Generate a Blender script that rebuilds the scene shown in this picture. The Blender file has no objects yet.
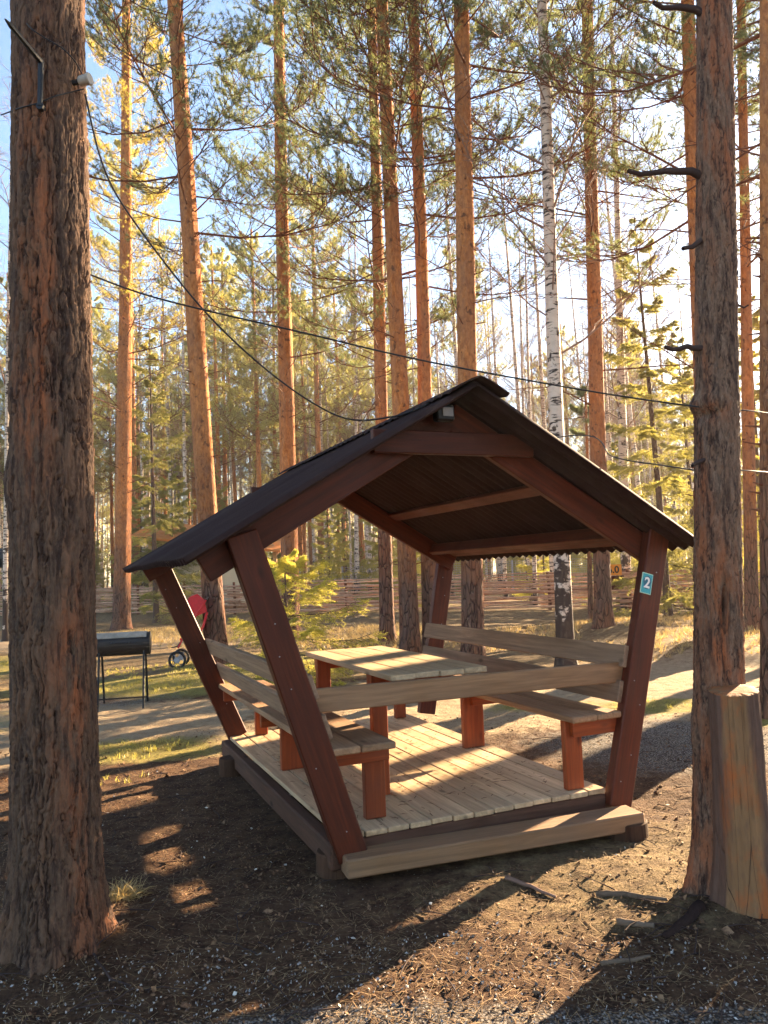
import bpy, math, random
import numpy as np
from mathutils import Vector, Matrix
random.seed(7)
RNG = np.random.default_rng(11)
scene = bpy.context.scene
COL = scene.collection
R = math.radians

# ------------------------------------------------------------------ camera
H = 1.5; F = 768.0; PITCH = 0.0752; ROLL = -0.0374
fw = Vector((0, math.cos(PITCH), math.sin(PITCH)))
up0 = Vector((0, -math.sin(PITCH), math.cos(PITCH)))
rt0 = Vector((1, 0, 0))
rt = rt0*math.cos(ROLL) + up0*math.sin(ROLL)
up = -rt0*math.sin(ROLL) + up0*math.cos(ROLL)
cd = bpy.data.cameras.new('camera'); cam = bpy.data.objects.new('camera', cd); COL.objects.link(cam)
cd.sensor_fit = 'VERTICAL'; cd.sensor_height = 24; cd.lens = F/1024*24; cd.clip_end = 1500; cd.clip_start = .05
m = Matrix((rt, up, -fw)).transposed().to_4x4(); m.translation = (0, 0, H)
cam.matrix_world = m
scene.camera = cam

def ray(u, v):
    return fw + rt*((u-384)/F) - up*((v-512)/F)
def at(u, v, Y):
    d = ray(u, v); t = Y/d.y
    return Vector((0, 0, H)) + d*t
def onz(u, v, z=0.0):
    d = ray(u, v); t = (z-H)/d.z
    return Vector((0, 0, H)) + d*t

# gazebo frame
TH = 0.4061; ORG = Vector((-.2503, 3.945, 0))
U = Vector((math.cos(TH), math.sin(TH), 0)); V = Vector((-math.sin(TH), math.cos(TH), 0)); Z = Vector((0, 0, 1))
def W(x, y, z): return ORG + U*x + V*y + Z*z

# ------------------------------------------------------------------ noise
def _h(ix, iy, iz, s):
    n = (ix.astype(np.int64)*374761393 + iy.astype(np.int64)*668265263 + iz.astype(np.int64)*2147483647 + s*1274126177) & 0xffffffff
    n = ((n ^ (n >> 13))*1274126177) & 0xffffffff
    n = ((n ^ (n >> 16))*2246822519) & 0xffffffff
    n = n ^ (n >> 15)
    return (n & 0xffffff)/float(0xffffff)
def vnoise(p, s=0):
    i = np.floor(p).astype(np.int64); f = p-i; f = f*f*(3-2*f)
    r = 0
    for dx in (0, 1):
        for dy in (0, 1):
            for dz in (0, 1):
                w = (f[:, 0] if dx else 1-f[:, 0])*(f[:, 1] if dy else 1-f[:, 1])*(f[:, 2] if dz else 1-f[:, 2])
                r = r + w*_h(i[:, 0]+dx, i[:, 1]+dy, i[:, 2]+dz, s)
    return r
def fbm(p, o=4, s=0):
    r = 0; a = .5
    for k in range(o):
        r = r + a*vnoise(p*(2**k)+k*17.3, s+k); a *= .5
    return r
def worley(p, s=0):
    i = np.floor(p).astype(np.int64)
    f1 = np.full(len(p), 9.); f2 = np.full(len(p), 9.); cid = np.zeros(len(p))
    for dx in (-1, 0, 1):
        for dy in (-1, 0, 1):
            for dz in (-1, 0, 1):
                c = i+np.array([dx, dy, dz])
                q = np.stack([c[:, 0]+_h(c[:, 0], c[:, 1], c[:, 2], s), c[:, 1]+_h(c[:, 0], c[:, 1], c[:, 2], s+1), c[:, 2]+_h(c[:, 0], c[:, 1], c[:, 2], s+2)], 1)
                d = np.linalg.norm(q-p, axis=1)
                n = d < f1
                f2 = np.where(n, f1, np.minimum(f2, d)); f1 = np.where(n, d, f1)
                cid = np.where(n, _h(c[:, 0], c[:, 1], c[:, 2], s+5), cid)
    return f1, f2, cid

# ------------------------------------------------------------------ mesh helpers
def mesh_np(name, verts, faces, attrs=None, smooth=False):
    """faces: list of (n,k) index arrays"""
    me = bpy.data.meshes.new(name)
    verts = np.asarray(verts, dtype=np.float32)
    if not isinstance(faces, list): faces = [faces]
    faces = [np.asarray(f, dtype=np.int32) for f in faces if len(f)]
    nl = sum(f.size for f in faces); nf = sum(len(f) for f in faces)
    me.vertices.add(len(verts)); me.vertices.foreach_set('co', verts.ravel())
    me.loops.add(nl); me.loops.foreach_set('vertex_index', np.concatenate([f.ravel() for f in faces]))
    tot = np.concatenate([np.full(len(f), f.shape[1], np.int32) for f in faces])
    st = np.concatenate([[0], np.cumsum(tot)[:-1]]).astype(np.int32)
    me.polygons.add(nf); me.polygons.foreach_set('loop_start', st); me.polygons.foreach_set('loop_total', tot)
    if smooth: me.polygons.foreach_set('use_smooth', np.ones(nf, bool))
    me.update(calc_edges=True)
    for k, a in (attrs or {}).items():
        at_ = me.attributes.new(k, 'FLOAT', 'POINT'); at_.data.foreach_set('value', np.asarray(a, np.float32))
    return me
def link(name, me, mat=None, parent=None, loc=None):
    o = bpy.data.objects.new(name, me); COL.objects.link(o)
    if mat and me and not me.materials: me.materials.append(mat)
    if parent: o.parent = parent
    if loc is not None: o.location = loc
    return o
def tag(o, label=None, cat=None, group=None, kind=None):
    if label: o['label'] = label
    if cat: o['category'] = cat
    if group: o['group'] = group
    if kind: o['kind'] = kind
    return o
def empty(name, loc, label, cat, group=None, rz=0):
    o = bpy.data.objects.new(name, None); COL.objects.link(o); o.location = loc; o.rotation_euler = (0, 0, rz)
    o.empty_display_size = .1
    return tag(o, label, cat, group)
def childof(o, root):
    """parent a mesh object whose transform is given in world space"""
    o.parent = root
    o.matrix_parent_inverse = root_world(root).inverted()
    return o
def root_world(o):
    mw = o.matrix_basis.copy()
    if o.parent: mw = root_world(o.parent) @ o.matrix_parent_inverse @ mw
    return mw

class MB:
    """collects polygons; all in world coordinates"""
    def __init__(s): s.v = []; s.f = []; s.r = []
    def add(s, verts, faces, r=None):
        b = len(s.v); s.v += [Vector(v) for v in verts]; s.f += [tuple(i+b for i in f) for f in faces]
        s.r += [random.random() if r is None else r]*len(verts)
    def box(s, c, ax, ay, az, ch=0.004):
        """centre, three half-axis vectors; chamfered along all edges"""
        c = Vector(c); h = [ax.length, ay.length, az.length]
        n = [ax.normalized(), ay.normalized(), az.normalized()]
        ch = min(ch, min(h)*.4)
        vs = []; idx = {}
        for sx in (-1, 1):
            for sy in (-1, 1):
                for sz in (-1, 1):
                    sg = (sx, sy, sz)
                    for k in range(3):
                        p = c.copy()
                        for j in range(3):
                            p += n[j]*sg[j]*(h[j] if j == k else h[j]-ch)
                        idx[(sg, k)] = len(vs); vs.append(p)
        fs = []
        for k in range(3):
            a, b = [j for j in range(3) if j != k]
            for sk in (-1, 1):
                q = []
                for sa, sb in ((-1, -1), (1, -1), (1, 1), (-1, 1)):
                    sg = [0, 0, 0]; sg[k] = sk; sg[a] = sa; sg[b] = sb; q.append(idx[(tuple(sg), k)])
                fs.append(q)
        for k in range(3):
            a, b = [j for j in range(3) if j != k]
            for sa in (-1, 1):
                for sb in (-1, 1):
                    def g(sk, w):
                        sg = [0, 0, 0]; sg[k] = sk; sg[a] = sa; sg[b] = sb; return idx[(tuple(sg), w)]
                    fs.append([g(-1, a), g(1, a), g(1, b), g(-1, b)])
        for sx in (-1, 1):
            for sy in (-1, 1):
                for sz in (-1, 1):
                    fs.append([idx[((sx, sy, sz), k)] for k in range(3)])
        # fix winding
        out = []
        for f in fs:
            P = [vs[i] for i in f]; nn = (P[1]-P[0]).cross(P[2]-P[0]); mid = sum(P, Vector())/len(P)-c
            out.append(f if nn.dot(mid) > 0 else f[::-1])
        s.add(vs, out)
    def tube(s, pts, rads, sides=10, cap=True):
        pts = [Vector(p) for p in pts]
        if not hasattr(rads, '__len__'): rads = [rads]*len(pts)
        vs = []; fs = []
        t0 = (pts[1]-pts[0]).normalized(); a = t0.orthogonal().normalized()
        for i, p in enumerate(pts):
            t = (pts[min(i+1, len(pts)-1)]-pts[max(i-1, 0)]).normalized()
            a = (a-t*a.dot(t)).normalized(); b = t.cross(a)
            for k in range(sides):
                an = 2*math.pi*k/sides; vs.append(p+(a*math.cos(an)+b*math.sin(an))*rads[i])
        for i in range(len(pts)-1):
            for k in range(sides):
                k2 = (k+1) % sides
                fs.append((i*sides+k, i*sides+k2, (i+1)*sides+k2, (i+1)*sides+k))
        if cap: fs.append(tuple(range(sides))[::-1]); fs.append(tuple((len(pts)-1)*sides+k for k in range(sides)))
        s.add(vs, fs)
    def build(s, name, mat, parent=None, frame=None, smooth=False):
        """frame: 4x4 world matrix of the new object (its X along the grain)"""
        fr = frame or Matrix.Translation(sum(s.v, Vector())/len(s.v))
        inv = fr.inverted()
        me = bpy.data.meshes.new(name); me.from_pydata([inv @ v for v in s.v], [], s.f)
        a = me.attributes.new('rnd', 'FLOAT', 'POINT'); a.data.foreach_set('value', s.r)
        if smooth:
            for p in me.polygons: p.use_smooth = True
        o = link(name, me, mat); o.matrix_world = fr; o.matrix_basis = fr
        if parent: childof(o, parent)
        return o
def frame_of(c, x, z=Z):
    x = x.normalized(); y = z.cross(x).normalized(); z2 = x.cross(y)
    m = Matrix((x, y, z2)).transposed().to_4x4(); m.translation = c; return m
def plank(name, mat, a, b, wdir, w, t, parent=None, ch=.004):
    """board from a to b (centre line), width w along wdir, thickness t"""
    a = Vector(a); b = Vector(b); x = (b-a); L = x.length; x.normalize()
    wd = (wdir-x*wdir.dot(x)).normalized(); n = x.cross(wd)
    mb = MB(); c = (a+b)/2
    # few segments with slight waviness so edges are not ruler-straight
    mb.box(c, x*(L/2), wd*(w/2), n*(t/2), ch)
    return mb.build(name, mat, parent, frame_of(c, x, n))

def tubes(P, Rr, sides):
    """P (M,N,3) polylines, Rr (M,N) -> verts, quads"""
    M, N, _ = P.shape
    T = np.empty_like(P); T[:, 1:-1] = P[:, 2:]-P[:, :-2]; T[:, 0] = P[:, 1]-P[:, 0]; T[:, -1] = P[:, -1]-P[:, -2]
    T /= (np.linalg.norm(T, axis=2, keepdims=True)+1e-9)
    ref = np.where(np.abs(T[:, :1, 2:3]) > .8, np.array([1., 0, 0]), np.array([0, 0, 1.]))
    A = np.cross(T, np.broadcast_to(ref, T.shape)); A /= (np.linalg.norm(A, axis=2, keepdims=True)+1e-9); B = np.cross(T, A)
    an = np.arange(sides)*2*np.pi/sides
    vs = P[:, :, None]+Rr[:, :, None, None]*(A[:, :, None]*np.cos(an)[:, None]+B[:, :, None]*np.sin(an)[:, None])
    m, i, k = np.meshgrid(np.arange(M), np.arange(N-1), np.arange(sides), indexing='ij')
    k2 = (k+1) % sides; b = m*N*sides
    q = np.stack([b+i*sides+k, b+i*sides+k2, b+(i+1)*sides+k2, b+(i+1)*sides+k], -1).reshape(-1, 4)
    return vs.reshape(-1, 3), q

# ------------------------------------------------------------------ materials
class NT:
    def __init__(s, name, rough=.8, spec=.3):
        s.m = bpy.data.materials.new(name); s.m.use_nodes = True; s.t = s.m.node_tree; s.n = s.t.nodes
        s.b = s.n['Principled BSDF']; s.b.inputs['Roughness'].default_value = rough; s.b.inputs['Specular IOR Level'].default_value = spec
        s.out = s.n['Material Output']
    def node(s, t, **kw):
        n = s.n.new(t)
        for k, v in kw.items():
            if k in n.inputs.keys(): n.inputs[k].default_value = v
            else: setattr(n, k, v)
        return n
    def L(s, a, b): s.t.links.new(a, b)
    def coord(s, kind='Object', scale=(1, 1, 1)):
        c = s.node('ShaderNodeTexCoord'); m = s.node('ShaderNodeMapping'); m.inputs['Scale'].default_value = scale
        s.L(c.outputs[kind], m.inputs['Vector']); return m.outputs[0]
    def noise(s, vec, scale, detail=4, rough=.55, dist=0):
        n = s.node('ShaderNodeTexNoise'); n.inputs['Scale'].default_value = scale; n.inputs['Detail'].default_value = detail
        n.inputs['Roughness'].default_value = rough; n.inputs['Distortion'].default_value = dist
        if vec is not None: s.L(vec, n.inputs['Vector'])
        return n.outputs['Fac']
    def ramp(s, fac, stops, interp='LINEAR'):
        n = s.node('ShaderNodeValToRGB'); n.color_ramp.interpolation = interp; e = n.color_ramp.elements
        while len(e) < len(stops): e.new(.5)
        for i, (p, c) in enumerate(stops):
            e[i].position = p; e[i].color = (c if len(c) == 4 else (*c, 1)) if hasattr(c, '__len__') else (c, c, c, 1)
        s.L(fac, n.inputs[0]); return n.outputs[0]
    def mix(s, fac, a, b, mode='MIX'):
        n = s.node('ShaderNodeMix'); n.data_type = 'RGBA'; n.blend_type = mode
        for v, i in ((fac, 0), (a, 6), (b, 7)):
            if isinstance(v, bpy.types.NodeSocket): s.L(v, n.inputs[i])
            elif hasattr(v, '__len__'): n.inputs[i].default_value = (*v, 1) if len(v) == 3 else v
            else: n.inputs[i].default_value = v if i == 0 else (v, v, v, 1)
        return n.outputs[2]
    def math(s, op, a, b=0.0, clamp=False):
        n = s.node('ShaderNodeMath'); n.operation = op; n.use_clamp = clamp
        for i, v in enumerate((a, b)):
            if isinstance(v, bpy.types.NodeSocket): s.L(v, n.inputs[i])
            else: n.inputs[i].default_value = v
        return n.outputs[0]
    def attr(s, name):
        n = s.node('ShaderNodeAttribute'); n.attribute_name = name; return n.outputs['Fac']
    def bump(s, h, strength=.5, dist=.01, nrm=None):
        n = s.node('ShaderNodeBump'); n.inputs['Strength'].default_value = strength; n.inputs['Distance'].default_value = dist
        s.L(h, n.inputs['Height'])
        if nrm is not None: s.L(nrm, n.inputs['Normal'])
        s.L(n.outputs[0], s.b.inputs['Normal']); return n.outputs[0]
    def color(s, c):
        if isinstance(c, bpy.types.NodeSocket): s.L(c, s.b.inputs['Base Color'])
        else: s.b.inputs['Base Color'].default_value = (*c, 1)

def wood(name, dark, light, rough=.75, spec=.25, grain=1.0, knots=True, weather=None, spots=0.0):
    t = NT(name, rough, spec)
    cd_ = t.node('ShaderNodeTexCoord')
    rn = t.attr('rnd'); info = t.node('ShaderNodeObjectInfo')
    off = t.math('ADD', t.math('MULTIPLY', rn, 37.0), t.math('MULTIPLY', info.outputs['Random'], 91.0))
    add = t.node('ShaderNodeVectorMath'); add.operation = 'ADD'; t.L(cd_.outputs['Object'], add.inputs[0])
    comb = t.node('ShaderNodeCombineXYZ'); t.L(off, comb.inputs[0]); t.L(off, comb.inputs[1]); t.L(comb.outputs[0], add.inputs[1])
    mp = t.node('ShaderNodeMapping'); mp.inputs['Scale'].default_value = (1.2, 22, 22); t.L(add.outputs[0], mp.inputs[0])
    g = t.noise(mp.outputs[0], 2.2*grain, 6, .65, .6)
    mp2 = t.node('ShaderNodeMapping'); mp2.inputs['Scale'].default_value = (.6, 9, 9); t.L(add.outputs[0], mp2.inputs[0])
    g2 = t.noise(mp2.outputs[0], 1.5, 3, .5, 1.5)
    c = t.mix(t.ramp(g, [(.3, 0), (.7, 1)]), dark, light)
    c = t.mix(t.ramp(g2, [(.35, .55), (.65, 0)]), c, tuple(d*.6 for d in dark))
    bl = t.noise(add.outputs[0], 3.0, 4)
    c = t.mix(t.ramp(bl, [(.4, .0), (.75, .5)]), c, weather or tuple(x*.7 for x in light))
    if knots:
        mk = t.node('ShaderNodeMapping'); mk.inputs['Scale'].default_value = (2.6, 6, 6); t.L(add.outputs[0], mk.inputs[0])
        vo = t.node('ShaderNodeTexVoronoi'); vo.inputs['Scale'].default_value = 1.0; t.L(mk.outputs[0], vo.inputs['Vector'])
        c = t.mix(t.ramp(vo.outputs['Distance'], [(.05, .85), (.13, 0)]), c, tuple(d*.35 for d in dark))
    tint = t.math('ADD', t.math('MULTIPLY', rn, .4), .8)
    c = t.mix(1.0, c, tint, 'MULTIPLY')
    t.color(c)
    t.bump(g, .35, .004)
    rr = t.ramp(bl, [(.3, max(rough-.15, .2)), (.7, min(rough+.1, 1))]); t.L(rr, t.b.inputs['Roughness'])
    return t.m
M = {}
M['stain'] = wood('stained_wood', (.062, .013, .007), (.150, .030, .010), .55, .22, weather=(.06, .020, .012))
M['stain_red'] = wood('stained_wood_orange', (.19, .030, .007), (.36, .070, .013), .5, .3, weather=(.22, .06, .025))
M['grey_plank'] = wood('weathered_plank', (.19, .115, .070), (.38, .245, .155), .75, .2, weather=(.28, .19, .13))
M['rail'] = wood('rail_plank', (.20, .105, .050), (.38, .215, .11), .7, .25, weather=(.22, .14, .09))
M['deck'] = wood('deck_boards', (.40, .26, .14), (.68, .48, .285), .65, .3, weather=(.42, .31, .20))
M['sill'] = wood('sill_wood', (.12, .070, .045), (.23, .145, .095), .8, .2, weather=(.13, .09, .07))
M['side'] = wood('dark_frame_wood', (.055, .024, .015), (.12, .056, .035), .8, .15, weather=(.10, .065, .05))
M['deadwood'] = wood('weathered_stick', (.12, .08, .055), (.28, .20, .14), .85, .1)
M['bench'] = wood('bench_board', (.20, .10, .052), (.38, .215, .115), .8, .2, grain=1.5, weather=(.38, .25, .145))
M['bare'] = wood('bare_timber', (.38, .19, .07), (.60, .36, .17), .7, .2)

def simple(name, col, rough=.6, metal=0, noise=.15, scale=20, spec=.4):
    t = NT(name, rough, spec); t.b.inputs['Metallic'].default_value = metal
    n = t.noise(t.coord(), scale, 4)
    t.color(t.mix(n, tuple(c*(1-noise*2) for c in col), tuple(min(1, c*(1+noise*2)) for c in col))); t.bump(n, .15, .003)
    return t.m
M['black_metal'] = simple('black_metal', (.018, .018, .02), .45, .4)
M['grill'] = simple('sooty_steel', (.035, .03, .028), .5, .6, .3, 12)
M['grill_top'] = simple('ash_grey_steel', (.33, .28, .22), .7, .2, .3, 12)
M['cable'] = simple('cable_rubber', (.012, .011, .012), .5)
M['porcelain'] = simple('white_porcelain', (.36, .32, .27), .4)
M['red'] = simple('red_cloth', (.55, .012, .02), .6)
M['grey'] = simple('grey_plastic', (.3, .3, .32), .5)
M['teal'] = simple('teal_plate', (.03, .34, .40), .4, 0, .05)
M['teal_dark'] = simple('dark_teal_print', (.008, .12, .2), .4, 0, .05)
M['white'] = simple('white_print', (.8, .8, .78), .4, 0, .02)
M['pale_green'] = simple('pale_border', (.45, .68, .55), .4, 0, .02)
M['orange'] = simple('orange_board', (.75, .28, .03), .5, 0, .05)
M['ink'] = simple('black_print', (.02, .015, .01), .5)
M['blue'] = simple('blue_plastic', (.012, .10, .55), .4)
M['cream'] = simple('cream_tarp', (.62, .53, .36), .8, 0, .06, 3)
M['orange_wood'] = wood('orange_pine_boards', (.50, .15, .03), (.72, .27, .07), .6, .3, knots=False)
M['endgrain'] = wood('cut_log', (.04, .021, .013), (.11, .058, .036), .85, .1)

def roof_mat():
    t = NT('bitumen_sheet', .8, .15)
    n = t.noise(t.coord(), 60, 5, .7); b = t.noise(t.coord(), 4, 4)
    c = t.mix(n, (.014, .006, .006), (.040, .018, .015)); c = t.mix(t.ramp(b, [(.45, 0), (.7, .5)]), c, (.055, .032, .027))
    t.color(c); t.bump(n, .4, .002); return t.m
M['roof'] = roof_mat()

def bark_mid():
    """Scots pine: grey-brown plates below, thin orange flakes above"""
    t = NT('pine_bark', .85, .2)
    co = t.coord('Object', (1, 1, .22))
    ds = t.noise(co, 5, 4)
    vm = t.node('ShaderNodeVectorMath'); vm.operation = 'MULTIPLY_ADD'
    t.L(t.node('ShaderNodeTexNoise').outputs['Color'], vm.inputs[0])
    nn = vm.inputs[0].links[0].from_node; t.L(co, nn.inputs['Vector']); nn.inputs['Scale'].default_value = 6
    vm.inputs[1].default_value = (.12, .12, .12); t.L(co, vm.inputs[2])
    vo = t.node('ShaderNodeTexVoronoi'); vo.feature = 'DISTANCE_TO_EDGE'; vo.inputs['Scale'].default_value = 17; t.L(vm.outputs[0], vo.inputs['Vector'])
    vc = t.node('ShaderNodeTexVoronoi'); vc.inputs['Scale'].default_value = 17; t.L(vm.outputs[0], vc.inputs['Vector'])
    fine = t.noise(t.coord('Object', (1, 1, .3)), 60, 5, .7)
    big = t.noise(t.coord('Object', (1, 1, .5)), 2.5, 3)
    low = t.mix(fine, (.085, .045, .034), (.20, .115, .085)); low = t.mix(t.ramp(big, [(.4, 0), (.65, .8)]), low, (.24, .095, .045))
    low = t.mix(t.ramp(vo.outputs['Distance'], [(.0, .9), (.09, 0)]), low, (.028, .014, .012))
    sep = t.node('ShaderNodeSeparateColor'); t.L(vc.outputs['Color'], sep.inputs[0])
    co2 = t.coord('Object', (1, 1, .45))
    fl = t.noise(co2, 22, 5, .7, .5)
    hi = t.mix(t.ramp(fl, [(.38, 0), (.62, 1)]), (.31, .095, .025), (.62, .235, .065)); hi = t.mix(t.math('MULTIPLY', sep.outputs[0], .35), hi, (.36, .19, .11))
    hi = t.mix(t.ramp(big, [(.35, .45), (.6, 0)]), hi, (.22, .11, .07))
    hi = t.mix(t.ramp(t.noise(t.coord('Object', (1, 1, .8)), 9, 3), [(.60, 0), (.68, .8)]), hi, (.09, .04, .025)) 
    s = t.node('ShaderNodeSeparateXYZ'); t.L(t.coord(), s.inputs[0])
    hz = t.math('ADD', s.outputs[2], t.math('MULTIPLY', big, 2.5))
    inf = t.node('ShaderNodeObjectInfo')
    hz = t.math('ADD', hz, t.math('MULTIPLY', inf.outputs['Random'], 2.0))
    mr = t.node('ShaderNodeMapRange'); mr.inputs['From Min'].default_value = 3.2; mr.inputs['From Max'].default_value = 6.5; t.L(hz, mr.inputs['Value'])
    t.color(t.mix(mr.outputs[0], low, hi))
    hgt = t.math('MULTIPLY', t.ramp(vo.outputs['Distance'], [(0, 0), (.12, 1)]), t.math('SUBTRACT', 1.15, mr.outputs[0]))
    hgt = t.math('ADD', hgt, t.math('MULTIPLY', fine, .5)); hgt = t.math('ADD', hgt, t.math('MULTIPLY', fl, .9))
    t.bump(hgt, .9, .03)
    return t.m
M['bark'] = bark_mid()
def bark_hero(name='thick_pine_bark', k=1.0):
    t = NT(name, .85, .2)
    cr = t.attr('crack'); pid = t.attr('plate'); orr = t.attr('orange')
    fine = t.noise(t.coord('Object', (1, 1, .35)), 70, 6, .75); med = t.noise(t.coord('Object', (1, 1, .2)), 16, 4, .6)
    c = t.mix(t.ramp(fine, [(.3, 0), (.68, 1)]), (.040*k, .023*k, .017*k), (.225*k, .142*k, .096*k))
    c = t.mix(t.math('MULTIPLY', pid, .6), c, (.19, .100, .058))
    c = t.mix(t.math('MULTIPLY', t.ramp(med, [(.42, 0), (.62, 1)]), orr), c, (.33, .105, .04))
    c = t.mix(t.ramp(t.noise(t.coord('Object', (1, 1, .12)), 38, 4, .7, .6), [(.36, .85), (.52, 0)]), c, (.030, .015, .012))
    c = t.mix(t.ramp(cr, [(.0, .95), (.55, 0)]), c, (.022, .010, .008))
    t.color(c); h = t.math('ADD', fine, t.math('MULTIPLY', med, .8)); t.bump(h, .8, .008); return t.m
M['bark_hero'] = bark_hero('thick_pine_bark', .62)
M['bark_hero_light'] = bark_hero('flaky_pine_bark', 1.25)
def bark_birch():
    t = NT('birch_bark', .7, .3)
    co = t.coord('Object', (1, 1, 5)); n = t.noise(co, 4.2, 4, .65, .5); n2 = t.noise(t.coord('Object', (1, 1, .7)), 5, 4, .6)
    c = t.mix(t.noise(t.coord(), 9, 3), (.50, .38, .29), (.72, .60, .49))
    mk = t.ramp(n, [(.535, 0), (.58, 1)]); c = t.mix(mk, c, (.045, .03, .025))
    s = t.node('ShaderNodeSeparateXYZ'); t.L(t.coord(), s.inputs[0])
    mr = t.node('ShaderNodeMapRange'); mr.inputs['From Min'].default_value = .1; mr.inputs['From Max'].default_value = 1.9; mr.inputs['To Min'].default_value = .33; mr.inputs['To Max'].default_value = .0
    t.L(s.outputs[2], mr.inputs['Value'])
    th = t.math('ADD', n2, mr.outputs[0]); c = t.mix(t.ramp(th, [(.60, 0), (.65, 1)]), c, (.05, .03, .022))
    t.color(c); t.bump(t.math('SUBTRACT', n2, mk), .4, .01); return t.m
M['birch'] = bark_birch()
M['bark_spruce'] = simple('spruce_bark', (.10, .065, .05), .9, 0, .3, 14, .15)
M['limb'] = simple('limb_bark', (.15, .055, .028), .8, 0, .35, 8, .2)
M['limb_dark'] = simple('dead_limb', (.055, .035, .03), .85, 0, .3, 8, .15)
M['twig_pale'] = simple('birch_twigs', (.22, .13, .095), .8, 0, .3, 3, .2)

def leafmat(name, a, b, tr, tf=.45, scale=1.5):
    t = NT(name, .55, .25); t.n.remove(t.b)
    n = t.noise(t.coord(), scale, 3); inf = t.node('ShaderNodeObjectInfo')
    f = t.math('ADD', t.math('MULTIPLY', t.math('SUBTRACT', n, .5), 1.6), t.math('ADD', t.math('MULTIPLY', inf.outputs['Random'], .5), .25), True)
    c = t.mix(f, a, b)
    d = t.node('ShaderNodeBsdfDiffuse'); t.L(c, d.inputs[0])
    tl = t.node('ShaderNodeBsdfTranslucent'); t.L(t.mix(f, tuple(x*.75 for x in tr), tr), tl.inputs[0])
    g = t.node('ShaderNodeBsdfGlossy'); g.inputs['Roughness'].default_value = .4; g.inputs[0].default_value = (.6, .6, .6, 1)
    m1 = t.node('ShaderNodeMixShader'); m1.inputs[0].default_value = tf; t.L(d.outputs[0], m1.inputs[1]); t.L(tl.outputs[0], m1.inputs[2])
    m2 = t.node('ShaderNodeMixShader'); m2.inputs[0].default_value = .05; t.L(m1.outputs[0], m2.inputs[1]); t.L(g.outputs[0], m2.inputs[2])
    t.L(m2.outputs[0], t.out.inputs[0]); return t.m
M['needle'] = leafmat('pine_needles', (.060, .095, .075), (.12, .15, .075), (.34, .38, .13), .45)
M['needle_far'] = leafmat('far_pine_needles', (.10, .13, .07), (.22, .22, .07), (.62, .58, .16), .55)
M['needle_backlit'] = leafmat('backlit_gold_needles', (.18, .18, .04), (.32, .27, .05), (.70, .56, .10), .55)  # glow of backlit foliage put into the needle colour
M['spruce'] = leafmat('spruce_needles', (.13, .15, .05), (.26, .25, .06), (.58, .52, .12), .5)
M['sapling'] = leafmat('young_spruce_needles', (.36, .34, .05), (.50, .44, .06), (.95, .85, .15), .55, 6)
M['grass'] = leafmat('grass_blades', (.17, .17, .03), (.38, .30, .08), (.60, .52, .10), .45, 2)
M['straw'] = leafmat('dry_grass', (.40, .30, .14), (.60, .46, .22), (.6, .42, .15), .4, 5)

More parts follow.
